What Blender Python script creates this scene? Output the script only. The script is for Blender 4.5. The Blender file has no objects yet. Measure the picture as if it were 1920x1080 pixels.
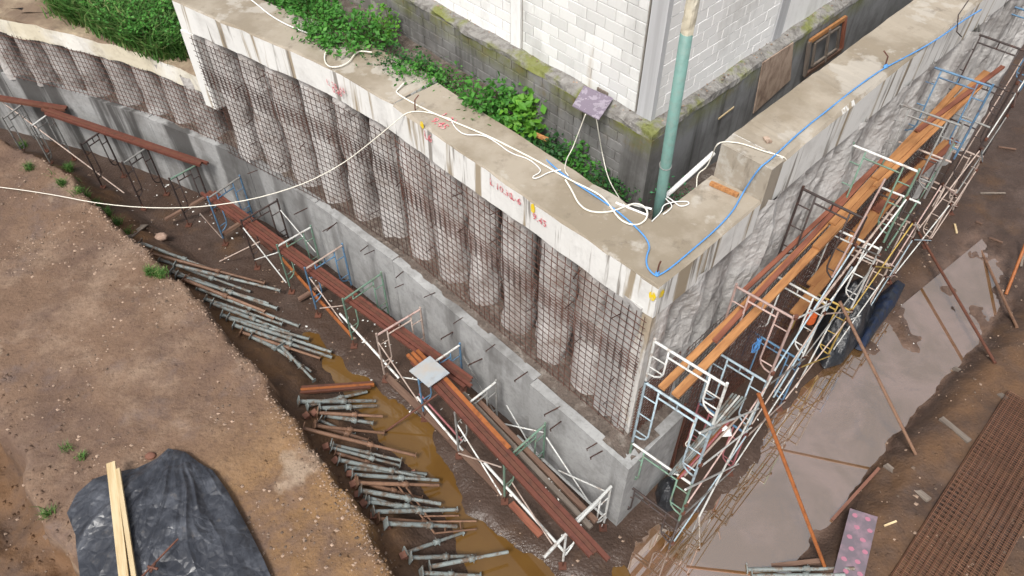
import bpy, math, random
import numpy as np
from mathutils import Vector, Matrix, Quaternion
random.seed(7)
SC = bpy.context.scene
COL = SC.collection
R = math.radians

# ------------------------------------------------------------------ camera, light, exposure
CAM_H = 14.5
PITCH = R(47.6)
FPX = 1450.0
cam_d = bpy.data.cameras.new('camera')
cam = bpy.data.objects.new('camera', cam_d)
COL.objects.link(cam)
cam.location = (0, 0, CAM_H)
cam.rotation_euler = (math.pi / 2 - PITCH, 0, 0)
cam_d.sensor_width = 36.0
cam_d.lens = 36.0 * FPX / 1920.0
cam_d.clip_end = 2000
SC.camera = cam

SUN_EL, SUN_AZ = R(56), R(204)          # azimuth measured clockwise from +Y
world = bpy.data.worlds.new('World')
SC.world = world
world.use_nodes = True
wn, wl = world.node_tree.nodes, world.node_tree.links
wn.clear()
wo = wn.new('ShaderNodeOutputWorld')
wb = wn.new('ShaderNodeBackground')
sky = wn.new('ShaderNodeTexSky')
sky.sky_type = 'NISHITA'
sky.sun_disc = False
sky.sun_elevation = SUN_EL
sky.sun_rotation = SUN_AZ
sky.air_density = 1.0
sky.dust_density = 6.0
sky.ozone_density = 1.0
hsv = wn.new('ShaderNodeHueSaturation')
hsv.inputs['Saturation'].default_value = 0.25
wl.new(sky.outputs[0], hsv.inputs['Color'])
wl.new(hsv.outputs[0], wb.inputs[0])
wb.inputs[1].default_value = 0.10
wl.new(wb.outputs[0], wo.inputs[0])
sl = bpy.data.lights.new('sun', 'SUN')
sl.energy = 1.5
sl.angle = R(12)
sl.color = (1.0, 0.96, 0.9)
sun = bpy.data.objects.new('sun', sl)
COL.objects.link(sun)
sd = Vector((math.sin(SUN_AZ) * math.cos(SUN_EL), math.cos(SUN_AZ) * math.cos(SUN_EL), math.sin(SUN_EL)))
sun.rotation_euler = sd.to_track_quat('Z', 'Y').to_euler()
sun.location = (0, 0, 40)
SC.view_settings.view_transform = 'Standard'
SC.view_settings.look = 'None'
SC.view_settings.exposure = 0.72
SC.view_settings.gamma = 1.0
SC.view_settings.use_curve_mapping = False

# ------------------------------------------------------------------ survey: photo pixel + real height -> place
cP, sP = math.cos(PITCH), math.sin(PITCH)
def _ray(px, py):
    a = (px - 960) / FPX; b = (540 - py) / FPX
    return (a, cP + b * sP, -sP + b * cP)
def at(px, py, z):
    d = _ray(px, py); t = (z - CAM_H) / d[2]
    return Vector((d[0] * t, d[1] * t, z))
def at_plane(px, py, n, o):
    """point of the sight line on the vertical plane  p.n = o"""
    d = _ray(px, py); t = o / (d[0] * n[0] + d[1] * n[1])
    return Vector((d[0] * t, d[1] * t, CAM_H + d[2] * t))

U = Vector((-0.685, 0.7285)).normalized()      # along the left wall, away from the corner
N = Vector((-U.y, U.x)).normalized()           # its outward normal
if N.y > 0: N = -N
V = Vector((0.711, 0.703)).normalized()        # along the right wall
M = Vector((V.y, -V.x))                        # its outward normal
def isect(on, om):
    det = N.x * M.y - N.y * M.x
    return Vector(((on * M.y - N.y * om) / det, (N.x * om - on * M.x) / det))

# ------------------------------------------------------------------ numpy noise
def _hash(ix, iy, seed):
    h = (ix.astype(np.int64) * 374761393 + iy.astype(np.int64) * 668265263 + seed * 974634777) & 0x7fffffff
    h = ((h ^ (h >> 13)) * 1274126177) & 0x7fffffff
    return ((h ^ (h >> 16)) & 0xffff) / 65535.0
def vnoise(x, y, seed=0):
    x = np.asarray(x, float); y = np.asarray(y, float)
    ix = np.floor(x); iy = np.floor(y); fx = x - ix; fy = y - iy
    ux = fx * fx * (3 - 2 * fx); uy = fy * fy * (3 - 2 * fy)
    a = _hash(ix, iy, seed); b = _hash(ix + 1, iy, seed)
    c = _hash(ix, iy + 1, seed); d = _hash(ix + 1, iy + 1, seed)
    return (a + (b - a) * ux) * (1 - uy) + (c + (d - c) * ux) * uy - 0.5
def fbm(x, y, seed=0, oct=4):
    s = 0; amp = 1.0
    for k in range(oct):
        s = s + amp * vnoise(x * 2 ** k + 17.3 * k, y * 2 ** k - 9.1 * k, seed + k); amp *= 0.5
    return s
def sstep(a, b, x):
    t = np.clip((x - a) / (b - a), 0, 1)
    return t * t * (3 - 2 * t)
def poly_sdist(x, y, pts):
    """signed distance to an open polyline, positive on the right-hand side of its direction"""
    best = np.full(np.shape(x), 1e9); sgn = np.ones(np.shape(x))
    for (x0, y0), (x1, y1) in zip(pts[:-1], pts[1:]):
        dx, dy = x1 - x0, y1 - y0; L2 = dx * dx + dy * dy
        t = np.clip(((x - x0) * dx + (y - y0) * dy) / L2, 0, 1)
        ex, ey = x - (x0 + t * dx), y - (y0 + t * dy)
        d = np.hypot(ex, ey); cr = dx * (y - y0) - dy * (x - x0)
        m = d < best
        best = np.where(m, d, best); sgn = np.where(m, np.where(cr < 0, 1, -1), sgn)
    return best * sgn
def in_poly_sd(x, y, pts):
    """signed distance to a closed polygon, positive inside"""
    inside = np.zeros(np.shape(x), bool); best = np.full(np.shape(x), 1e9)
    P = pts + [pts[0]]
    for (x0, y0), (x1, y1) in zip(P[:-1], P[1:]):
        c = ((y0 > y) != (y1 > y)) & (x < (x1 - x0) * (y - y0) / (y1 - y0 + 1e-12) + x0)
        inside ^= c
        dx, dy = x1 - x0, y1 - y0; t = np.clip(((x - x0) * dx + (y - y0) * dy) / (dx * dx + dy * dy + 1e-12), 0, 1)
        best = np.minimum(best, np.hypot(x - x0 - t * dx, y - y0 - t * dy))
    return np.where(inside, best, -best)

# ------------------------------------------------------------------ materials
MATS = {}
def nd(nt, t, **kw):
    n = nt.nodes.new(t)
    for k, v in kw.items(): setattr(n, k, v)
    return n
class MatB:
    """small builder: starts from a base colour, mixes noise-driven layers over it"""
    def __init__(s, name, col, rough=0.8, spec=0.3, metal=0.0, coord='pos'):
        m = bpy.data.materials.new(name); m.use_nodes = True
        s.m = m; s.nt = m.node_tree; s.b = s.nt.nodes['Principled BSDF']
        s.b.inputs['Roughness'].default_value = rough
        s.b.inputs['Specular IOR Level'].default_value = spec
        s.b.inputs['Metallic'].default_value = metal
        if coord == 'pos': s.co = nd(s.nt, 'ShaderNodeNewGeometry').outputs['Position']
        else: s.co = nd(s.nt, 'ShaderNodeTexCoord').outputs['Object']
        rgb = nd(s.nt, 'ShaderNodeRGB'); rgb.outputs[0].default_value = (*col, 1); s.c = rgb.outputs[0]
        s.rough = rough; MATS[name] = m
    def L(s, a, b): s.nt.links.new(a, b)
    def scaled(s, sc):
        mp = nd(s.nt, 'ShaderNodeMapping'); mp.inputs['Scale'].default_value = sc
        s.L(s.co, mp.inputs['Vector']); return mp.outputs[0]
    def noise(s, scale, detail=6, rough=0.6, sc=(1, 1, 1), lo=0.35, hi=0.65, dist=0.0):
        n = nd(s.nt, 'ShaderNodeTexNoise'); n.inputs['Scale'].default_value = scale
        n.inputs['Detail'].default_value = detail; n.inputs['Roughness'].default_value = rough
        n.inputs['Distortion'].default_value = dist
        s.L(s.scaled(sc), n.inputs['Vector'])
        return s.ramp(n.outputs['Fac'], lo, hi)
    def voro(s, scale, sc=(1, 1, 1), lo=0.0, hi=0.3):
        n = nd(s.nt, 'ShaderNodeTexVoronoi'); n.inputs['Scale'].default_value = scale
        s.L(s.scaled(sc), n.inputs['Vector']); return s.ramp(n.outputs['Distance'], lo, hi)
    def ramp(s, f, lo, hi):
        r = nd(s.nt, 'ShaderNodeMapRange'); r.clamp = True
        s.L(f, r.inputs['Value']); r.inputs['From Min'].default_value = lo; r.inputs['From Max'].default_value = hi
        return r.outputs[0]
    def height(s, lo, hi):
        sp = nd(s.nt, 'ShaderNodeSeparateXYZ'); s.L(s.co, sp.inputs[0]); return s.ramp(sp.outputs['Z'], lo, hi)
    def axis(s, ax, lo, hi):
        d = nd(s.nt, 'ShaderNodeVectorMath', operation='DOT_PRODUCT'); s.L(s.co, d.inputs[0]); d.inputs[1].default_value = ax
        return s.ramp(d.outputs['Value'], lo, hi)
    def mul(s, a, b):
        n = nd(s.nt, 'ShaderNodeMath', operation='MULTIPLY')
        for i, v in enumerate((a, b)):
            if isinstance(v, (int, float)): n.inputs[i].default_value = v
            else: s.L(v, n.inputs[i])
        return n.outputs[0]
    def sub1(s, a):
        n = nd(s.nt, 'ShaderNodeMath', operation='SUBTRACT'); n.inputs[0].default_value = 1; s.L(a, n.inputs[1]); return n.outputs[0]
    def layer(s, col, fac, amt=1.0):
        mx = nd(s.nt, 'ShaderNodeMix', data_type='RGBA')
        s.L(s.mul(fac, amt), mx.inputs[0]); s.L(s.c, mx.inputs[6])
        if isinstance(col, tuple): mx.inputs[7].default_value = (*col, 1)
        else: s.L(col, mx.inputs[7])
        s.c = mx.outputs[2]; return s
    def rnd(s, amt=0.3, island=False):
        if island: o = nd(s.nt, 'ShaderNodeNewGeometry').outputs['Random Per Island']
        else: o = nd(s.nt, 'ShaderNodeObjectInfo').outputs['Random']
        h = nd(s.nt, 'ShaderNodeHueSaturation')
        r = nd(s.nt, 'ShaderNodeMapRange'); s.L(o, r.inputs[0]); r.inputs[3].default_value = 1 - amt; r.inputs[4].default_value = 1 + amt
        s.L(r.outputs[0], h.inputs['Value']); s.L(s.c, h.inputs['Color']); s.c = h.outputs[0]; return s
    def rlayer(s, fac, lo, hi):
        r = nd(s.nt, 'ShaderNodeMapRange'); s.L(fac, r.inputs[0]); r.inputs[3].default_value = lo; r.inputs[4].default_value = hi
        s.L(r.outputs[0], s.b.inputs['Roughness']); return s
    def bump(s, scale, strength=0.3, dist=0.02, detail=8, sc=(1, 1, 1)):
        n = nd(s.nt, 'ShaderNodeTexNoise'); n.inputs['Scale'].default_value = scale; n.inputs['Detail'].default_value = detail
        s.L(s.scaled(sc), n.inputs['Vector'])
        b = nd(s.nt, 'ShaderNodeBump'); b.inputs['Strength'].default_value = strength; b.inputs['Distance'].default_value = dist
        s.L(n.outputs['Fac'], b.inputs['Height'])
        s.L(b.outputs[0], s.b.inputs['Normal']); return s
    def crumple(s, scale, strength, dist, warp=0.35):
        n = nd(s.nt, 'ShaderNodeTexNoise'); n.inputs['Scale'].default_value = 1.3; n.inputs['Detail'].default_value = 3; s.L(s.co, n.inputs['Vector'])
        a = nd(s.nt, 'ShaderNodeVectorMath', operation='MULTIPLY_ADD'); s.L(n.outputs['Color'], a.inputs[0]); a.inputs[1].default_value = (warp, warp, warp); s.L(s.co, a.inputs[2])
        h = None
        for k, sc in enumerate((scale, scale * 2.3)):
            v = nd(s.nt, 'ShaderNodeTexVoronoi', feature='DISTANCE_TO_EDGE'); v.inputs['Scale'].default_value = sc; s.L(a.outputs[0], v.inputs['Vector'])
            r = s.mul(s.ramp(v.outputs['Distance'], 0, 0.35), 1.0 if k == 0 else 0.45)
            if h is None: h = r
            else:
                ad = nd(s.nt, 'ShaderNodeMath', operation='ADD'); s.L(h, ad.inputs[0]); s.L(r, ad.inputs[1]); h = ad.outputs[0]
        b = nd(s.nt, 'ShaderNodeBump'); b.inputs['Strength'].default_value = strength; b.inputs['Distance'].default_value = dist
        s.L(h, b.inputs['Height']); s.L(b.outputs[0], s.b.inputs['Normal']); return s
    def done(s):
        s.L(s.c, s.b.inputs['Base Color']); return s.m

# concrete of the lower wall: grey blue with wet vertical stains
def concrete(name, base, dark, light, stain, streak=1.0, rough=0.75):
    b = MatB(name, base, rough)
    b.layer(light, b.noise(0.9, 8, 0.65, lo=0.45, hi=0.7), 0.8)
    b.layer(dark, b.noise(1.9, 10, 0.72, lo=0.49, hi=0.66), 0.6)
    b.layer(stain, b.noise(0.75, 7, 0.6, sc=(1.7, 1.7, 0.16), lo=0.5, hi=0.66), 0.78 * streak)
    b.layer(light, b.noise(2.7, 6, 0.6, sc=(2.0, 2.0, 0.2), lo=0.58, hi=0.75), 0.3 * streak)
    b.layer(dark, b.noise(14, 6, 0.7, lo=0.5, hi=0.7), 0.4)
    if name == 'lower_wall': b.layer((0.05, 0.047, 0.045), b.mul(b.axis((U.x, U.y, 0), 12.0, 18.0), b.noise(0.8, 5, 0.55, sc=(1.5, 1.5, 0.12), lo=0.49, hi=0.57)), 0.85)
    b.bump(9, 0.35 if name == 'lower_wall' else 0.9, 0.02 if name == 'lower_wall' else 0.045)
    return b.done()
concrete('lower_wall', (0.31, 0.312, 0.31), (0.16, 0.155, 0.15), (0.45, 0.455, 0.455), (0.085, 0.08, 0.075), 0.8)
concrete('pile', (0.53, 0.51, 0.495), (0.19, 0.135, 0.10), (0.74, 0.73, 0.72), (0.15, 0.095, 0.065), 0.8)
concrete('pile_low', (0.42, 0.40, 0.385), (0.13, 0.10, 0.08), (0.58, 0.565, 0.55), (0.085, 0.05, 0.036), 1.1)
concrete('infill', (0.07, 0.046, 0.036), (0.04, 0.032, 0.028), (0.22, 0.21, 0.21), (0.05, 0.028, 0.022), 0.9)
b = MatB('rough_pile', (0.40, 0.39, 0.38), 0.85)
b.layer((0.60, 0.59, 0.58), b.noise(1.2, 8, 0.65, lo=0.45, hi=0.7), 0.8)
b.layer((0.27, 0.26, 0.25), b.noise(2.4, 9, 0.72, lo=0.5, hi=0.66), 0.7)
b.layer((0.13, 0.12, 0.115), b.noise(1.2, 6, 0.6, sc=(1.8, 1.8, 0.1), lo=0.52, hi=0.66), 0.75)
b.layer((0.62, 0.61, 0.6), b.noise(5, 9, 0.75, lo=0.58, hi=0.68), 0.6)
b.bump(6.0, 0.8, 0.06); b.done()
b = MatB('pier', (0.60, 0.585, 0.56), 0.85)
b.layer((0.33, 0.25, 0.15), b.noise(1.6, 6, 0.65, sc=(2, 2, 0.3), lo=0.5, hi=0.6), 0.75)
b.layer((0.25, 0.24, 0.23), b.noise(3, 9, 0.7, lo=0.53, hi=0.68), 0.6); b.bump(9, 0.6, 0.04); b.done()
b = MatB('cap_step', (0.34, 0.30, 0.245), 0.8)
b.layer((0.50, 0.48, 0.44), b.noise(1.6, 8, 0.65, lo=0.5, hi=0.62), 0.85)
b.layer((0.16, 0.13, 0.10), b.noise(1.9, 7, 0.65, sc=(1.5, 1.5, 0.4), lo=0.54, hi=0.66), 0.75); b.bump(10, 0.4, 0.02); b.done()
b = MatB('cap_top', (0.35, 0.305, 0.245), 0.62)
b.layer((0.255, 0.213, 0.158), b.noise(0.55, 7, 0.65, lo=0.44, hi=0.56), 0.9)
b.layer((0.43, 0.395, 0.345), b.noise(0.8, 7, 0.6, lo=0.55, hi=0.585), 0.8)
b.layer((0.13, 0.105, 0.08), b.noise(1.7, 8, 0.7, lo=0.58, hi=0.7), 0.6)
b.layer((0.20, 0.17, 0.13), b.noise(4, 8, 0.7, lo=0.58, hi=0.8), 0.6)
b.layer((0.5, 0.47, 0.42), b.noise(11, 8, 0.7, lo=0.6, hi=0.75), 0.35)
b.rlayer(b.noise(0.55, 6, 0.6, lo=0.42, hi=0.6), 0.75, 0.35)
b.bump(14, 0.3, 0.012); b.done()
b = MatB('fascia', (0.72, 0.72, 0.70), 0.8)
b.layer((0.42, 0.41, 0.39), b.noise(1.6, 8, 0.65, lo=0.5, hi=0.72), 0.55)
b.layer((0.25, 0.18, 0.09), b.noise(1.5, 5, 0.6, sc=(1.7, 1.7, 0.1), lo=0.545, hi=0.6), 0.8)
b.layer((0.13, 0.105, 0.08), b.noise(2.3, 5, 0.6, sc=(1.9, 1.9, 0.12), lo=0.575, hi=0.64), 0.75)
b.layer((0.30, 0.31, 0.25), b.noise(6, 8, 0.7, lo=0.6, hi=0.8), 0.4)
b.bump(10, 0.4, 0.02); b.done()
b = MatB('fascia_yellow', (0.60, 0.55, 0.43), 0.8)
b.layer((0.74, 0.73, 0.69), b.noise(0.5, 6, 0.6, lo=0.45, hi=0.6), 0.9)
b.layer((0.30, 0.25, 0.17), b.noise(3, 8, 0.7, lo=0.55, hi=0.75), 0.7)
b.layer((0.12, 0.11, 0.10), b.noise(1.7, 5, 0.6, sc=(1.9, 1.9, 0.2), lo=0.62, hi=0.72), 0.6)
b.bump(8, 0.6, 0.03); b.done()
# building
b = MatB('white_block', (0.70, 0.705, 0.69), 0.75)
b.rnd(0.13)
b.layer((0.45, 0.45, 0.44), b.noise(0.9, 8, 0.65, sc=(1.4, 1.4, 0.5), lo=0.49, hi=0.66), 0.6)
b.layer((0.38, 0.30, 0.20), b.noise(1.3, 6, 0.6, sc=(2, 2, 0.35), lo=0.60, hi=0.72), 0.55)
b.bump(22, 0.25, 0.01); b.done()
b = MatB('white_render', (0.80, 0.80, 0.79), 0.75)
b.rnd(0.025)
b.layer((0.48, 0.47, 0.45), b.noise(0.9, 9, 0.7, sc=(1.3, 1.3, .5), lo=0.53, hi=0.70), 0.6)
b.bump(15, 0.15, 0.01); b.done()
b = MatB('mortar', (0.26, 0.245, 0.22), 0.9); b.layer((0.2, 0.18, 0.15), b.noise(4, 6, lo=0.45, hi=0.65), 0.7); b.done()
b = MatB('mortar_white', (0.72, 0.72, 0.70), 0.9); b.layer((0.42, 0.41, 0.39), b.noise(2.5, 6, lo=0.5, hi=0.7), 0.7); b.done()
b = MatB('column_render', (0.52, 0.53, 0.545), 0.75)
b.layer((0.36, 0.36, 0.37), b.noise(1.2, 6, 0.6, sc=(3, 3, 0.12), lo=0.45, hi=0.65), 0.8)
b.layer((0.62, 0.62, 0.63), b.noise(2, 6, lo=0.55, hi=0.7), 0.5)
b.bump(14, 0.2, 0.01); b.done()
b = MatB('rough_concrete', (0.26, 0.25, 0.235), 0.9)
b.layer((0.1, 0.09, 0.08), b.noise(5, 8, 0.7, lo=0.45, hi=0.65), 0.85)
b.layer((0.5, 0.48, 0.45), b.noise(9, 8, 0.7, lo=0.6, hi=0.72), 0.7)
b.layer((0.16, 0.18, 0.02), b.noise(1.7, 6, 0.6, lo=0.5, hi=0.62), 0.75)
b.bump(12, 0.9, 0.05); b.done()
def plinth(name, base, dark, moss):
    b = MatB(name, base, 0.85)
    b.rnd(0.12)
    b.layer(dark, b.noise(1.0, 8, 0.65, lo=0.42, hi=0.65), 0.85)
    b.layer((0.26, 0.26, 0.26), b.noise(2.6, 6, 0.6, sc=(2.4, 2.4, 0.3), lo=0.55, hi=0.72), 0.5)
    b.layer((0.045, 0.042, 0.038), b.noise(1.6, 6, 0.6, sc=(2.0, 2.0, 0.14), lo=0.52, hi=0.7), 0.7)
    mo = b.mul(b.height(6.45, 6.95), b.noise(1.3, 8, 0.7, lo=0.42, hi=0.6))
    b.layer((0.13, 0.14, 0.012), mo, moss)
    b.layer((0.17, 0.12, 0.035), b.mul(b.height(6.3, 6.9), b.noise(2.3, 8, 0.7, lo=0.55, hi=0.68)), moss * 0.8)
    b.bump(14, 0.5, 0.02); b.done()
plinth('plinth_block', (0.22, 0.215, 0.21), (0.105, 0.10, 0.095), 0.95)
plinth('plinth_plaster', (0.27, 0.275, 0.28), (0.13, 0.13, 0.13), 0.8)
b = MatB('plinth_mortar', (0.16, 0.15, 0.135), 0.9); b.layer((0.33, 0.31, 0.28), b.noise(3.5, 6, lo=0.52, hi=0.64), 0.85); b.done()
# soils
b = MatB('ground', (0.062, 0.040, 0.031), 0.72, 0.35)
b.layer((0.105, 0.075, 0.062), b.noise(1.0, 10, 0.74, lo=0.48, hi=0.66), 0.75)
b.layer((0.045, 0.03, 0.023), b.noise(2.2, 9, 0.74, lo=0.5, hi=0.66), 0.8)
b.layer((0.11, 0.06, 0.03), b.noise(0.7, 7, 0.65, lo=0.54, hi=0.66), 0.6)
bank = b.height(0.75, 1.15)
b2 = nd(b.nt, 'ShaderNodeRGB'); b2.outputs[0].default_value = (0.165, 0.103, 0.068, 1)
keep = b.c; b.c = b2.outputs[0]
b.layer((0.275, 0.195, 0.14), b.noise(0.6, 10, 0.72, lo=0.48, hi=0.66), 0.85)
b.layer((0.105, 0.066, 0.05), b.noise(0.45, 10, 0.72, lo=0.49, hi=0.64), 0.8)
b.layer((0.125, 0.095, 0.09), b.noise(0.8, 8, 0.7, lo=0.55, hi=0.68), 0.6)
b.layer((0.235, 0.128, 0.045), b.mul(b.axis((0.8, -0.6, 0), -10.0, -7.4), b.noise(0.6, 8, 0.7, lo=0.38, hi=0.56)), 0.8)
b.layer((0.34, 0.26, 0.19), b.noise(0.33, 6, 0.6, lo=0.61, hi=0.66), 0.8)
b.layer((0.085, 0.052, 0.038), b.noise(9, 9, 0.78, lo=0.5, hi=0.64), 0.6)
b.layer((0.36, 0.28, 0.21), b.noise(24, 5, 0.75, lo=0.62, hi=0.68), 0.4)
bankc = b.c; b.c = keep
b.layer((0.16, 0.085, 0.04), b.mul(b.height(0.12, 0.5), b.noise(0.8, 7, 0.65, lo=0.35, hi=0.6)), 0.8)
b.layer((0.22, 0.15, 0.11), b.noise(22, 4, 0.7, lo=0.64, hi=0.74), 0.5)
b.layer((0.04, 0.024, 0.017), b.mul(b.sub1(b.height(0.05, 0.38)), b.axis((0.71, -0.70, 0), 0.0, 2.0)), 0.55)  # low right bank darkened: wet soil and the slope's shade mixed into the colour
b.layer((0.19, 0.125, 0.095), b.mul(b.mul(b.sub1(b.height(0.0, 0.10)), b.axis((0.71, -0.70, 0), -2.6, -1.6)), b.noise(1.6, 6, 0.65, lo=0.38, hi=0.6)), 0.8)
b.layer(bankc, bank)
wet = b.height(0.14, 0.03)
b.layer((0.06, 0.038, 0.027), b.mul(b.sub1(b.height(0.0, 0.11)), b.sub1(b.axis((0.71, -0.70, 0), -2.6, -1.6))), 0.8)
b.rlayer(b.height(0.01, 0.20), 0.16, 0.8)
b.bump(16, 0.65, 0.04, 12); b.done()
b = MatB('backfill', (0.19, 0.135, 0.095), 0.9)
b.layer((0.36, 0.29, 0.20), b.noise(0.5, 8, 0.65, lo=0.45, hi=0.62), 0.9)
b.layer((0.09, 0.065, 0.05), b.noise(1.3, 8, 0.7, lo=0.5, hi=0.7), 0.7)
b.bump(16, 0.6, 0.03); b.done()
b = MatB('ledge_soil', (0.12, 0.095, 0.08), 0.9)
b.layer((0.28, 0.25, 0.22), b.noise(4, 8, 0.7, lo=0.5, hi=0.68), 0.8)
b.layer((0.04, 0.035, 0.03), b.noise(9, 8, 0.7, lo=0.5, hi=0.7), 0.7)
b.bump(20, 0.9, 0.04); b.done()
b = MatB('water', (0.135, 0.072, 0.02), 0.02, 0.5)
b.b.inputs['IOR'].default_value = 1.6
b.layer((0.10, 0.05, 0.014), b.noise(0.5, 5, 0.6, lo=0.4, hi=0.65), 0.8); b.bump(2.2, 0.02, 0.02, 3); b.done()
b = MatB('clay_water', (0.17, 0.095, 0.04), 0.01, 0.5)
b.b.inputs['IOR'].default_value = 5.6
b.layer((0.27, 0.165, 0.115), b.noise(0.55, 8, 0.68, lo=0.44, hi=0.6, dist=1.2), 0.85); b.layer((0.10, 0.06, 0.035), b.noise(1.3, 9, 0.72, lo=0.56, hi=0.68, dist=1.5), 0.6); b.done()
b = MatB('pebble', (0.25, 0.18, 0.135), 0.85); b.rnd(0.65, True); b.done()
b = MatB('litter', (0.7, 0.69, 0.66), 0.7); b.rnd(0.25, True); b.done()
b = MatB('pink_stone', (0.50, 0.36, 0.29), 0.85); b.layer((0.3, 0.2, 0.15), b.noise(6, 6)); b.bump(12, 0.6, 0.03); b.done()
b = MatB('brick_red', (0.21, 0.10, 0.07), 0.85); b.layer((0.15, 0.07, 0.05), b.noise(9, 6), 0.7); b.done()
# steels
def steel(name, base, rust=(0.14, 0.055, 0.03), amt=0.5, lo=0.5, hi=0.66, rough=0.55):
    b = MatB(name, base, rough, 0.4); b.rnd(0.18)
    b.layer((base[0] * 0.6, base[1] * 0.6, base[2] * 0.6), b.noise(5, 6, 0.7, lo=0.45, hi=0.7), 0.5)
    b.layer(rust, b.noise(7, 8, 0.7, lo=lo, hi=hi), amt); b.done()
steel('rust', (0.125, 0.05, 0.032), (0.055, 0.028, 0.022), 0.7)
steel('rust_red', (0.145, 0.05, 0.034), (0.075, 0.028, 0.023), 0.75)
steel('rust_orange', (0.30, 0.10, 0.03), (0.15, 0.05, 0.022), 0.8)
steel('rebar', (0.045, 0.022, 0.017), (0.10, 0.038, 0.022), 0.6)
steel('rebar_red', (0.12, 0.05, 0.034), (0.07, 0.03, 0.024), 0.6)
steel('rebar_stack', (0.20, 0.095, 0.055), (0.10, 0.045, 0.03), 0.6)
steel('rebar_grey', (0.10, 0.085, 0.08), (0.15, 0.08, 0.055), 0.6)
steel('dark_steel', (0.05, 0.038, 0.036), (0.12, 0.05, 0.03), 0.5)
steel('prop_steel', (0.22, 0.25, 0.245), (0.13, 0.08, 0.05), 0.85, 0.48, 0.58)
steel('prop_rust', (0.22, 0.125, 0.08), (0.10, 0.05, 0.035), 0.7)
steel('white_paint', (0.62, 0.63, 0.61), (0.27, 0.19, 0.14), 0.7, 0.53, 0.63)
steel('beige_paint', (0.46, 0.37, 0.32), (0.20, 0.10, 0.065), 0.6)
steel('pink_paint', (0.44, 0.32, 0.29), (0.24, 0.11, 0.08), 0.6)
steel('red_paint', (0.32, 0.11, 0.12), (0.18, 0.06, 0.05), 0.5)
steel('grey_paint', (0.26, 0.26, 0.25), (0.12, 0.07, 0.05), 0.6)
steel('blue_paint', (0.10, 0.21, 0.34), (0.13, 0.085, 0.07), 0.7)
steel('light_blue_paint', (0.36, 0.46, 0.52), (0.18, 0.13, 0.11), 0.65)
steel('green_paint', (0.15, 0.25, 0.19), (0.2, 0.15, 0.11), 0.65)
steel('yellow_paint', (0.45, 0.31, 0.08), (0.16, 0.09, 0.04), 0.6)
steel('teal_pipe', (0.135, 0.25, 0.225), (0.19, 0.25, 0.225), 0.6)
# woods, plastics, leaves
def wood(name, base, dark, sc=(1, 1, 1)):
    b = MatB(name, base, 0.7, coord='obj'); b.rnd(0.2)
    b.layer(dark, b.noise(6, 6, 0.65, sc=sc, lo=0.42, hi=0.66), 0.8)
    b.layer((dark[0] * 0.5, dark[1] * 0.5, dark[2] * 0.5), b.noise(19, 6, 0.7, sc=sc, lo=0.6, hi=0.75), 0.6)
    b.bump(12, 0.3, 0.01, sc=sc); b.done()
wood('orange_wood', (0.44, 0.215, 0.085), (0.24, 0.10, 0.04), (3, 3, 0.25))
wood('red_wood', (0.24, 0.09, 0.055), (0.13, 0.045, 0.03), (3, 3, 0.25))
wood('pale_wood', (0.66, 0.53, 0.33), (0.44, 0.31, 0.15), (3, 3, 0.2))
wood('grey_wood', (0.22, 0.185, 0.155), (0.11, 0.085, 0.07), (3, 3, 0.3))
wood('brown_wood', (0.17, 0.105, 0.075), (0.09, 0.05, 0.038), (3, 3, 0.3))
wood('ply_wood', (0.42, 0.32, 0.25), (0.17, 0.11, 0.08), (1, 1, 0.5))
b = MatB('zinc_sheet', (0.36, 0.40, 0.43), 0.45, 0.5); b.layer((0.42, 0.36, 0.30), b.noise(2.2, 6, lo=0.5, hi=0.7), 0.7); b.layer((0.22, 0.22, 0.22), b.noise(6, 7, lo=0.55, hi=0.75), 0.6); b.done()
b = MatB('tarp', (0.026, 0.029, 0.038), 0.36, 0.6)
b.layer((0.085, 0.092, 0.11), b.noise(1.6, 10, 0.75, lo=0.48, hi=0.64), 0.75); b.layer((0.16, 0.14, 0.12), b.noise(5, 8, 0.7, lo=0.6, hi=0.75), 0.5)
b.crumple(2.2, 0.5, 0.05); b.done()
b = MatB('black_plastic', (0.018, 0.02, 0.024), 0.3, 0.5); b.layer((0.06, 0.06, 0.065), b.noise(5, 6, lo=0.5, hi=0.7), 0.7); b.bump(9, 0.7, 0.06); b.done()
b = MatB('blue_plastic', (0.013, 0.022, 0.05), 0.5); b.layer((0.025, 0.028, 0.035), b.noise(4, 6, lo=0.42, hi=0.56), 0.9); b.done()
b = MatB('white_cable', (0.78, 0.75, 0.66), 0.5); b.done()
b = MatB('white_plastic', (0.80, 0.80, 0.78), 0.4); b.done()
b = MatB('blue_hose', (0.10, 0.29, 0.62), 0.4); b.done()
b = MatB('red_plastic', (0.55, 0.03, 0.04), 0.45); b.done()
b = MatB('orange_plastic', (0.6, 0.12, 0.03), 0.5); b.done()
b = MatB('spray_red', (0.60, 0.13, 0.16), 0.8); b.layer((0.70, 0.58, 0.56), b.noise(13, 5, lo=0.47, hi=0.58), 0.85); b.done()
b = MatB('spray_yellow', (0.75, 0.55, 0.02), 0.8); b.layer((0.6, 0.57, 0.45), b.noise(12, 5, lo=0.52, hi=0.64), 0.6); b.done()
b = MatB('net_green', (0.05, 0.22, 0.09), 0.6); b.done()
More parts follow.
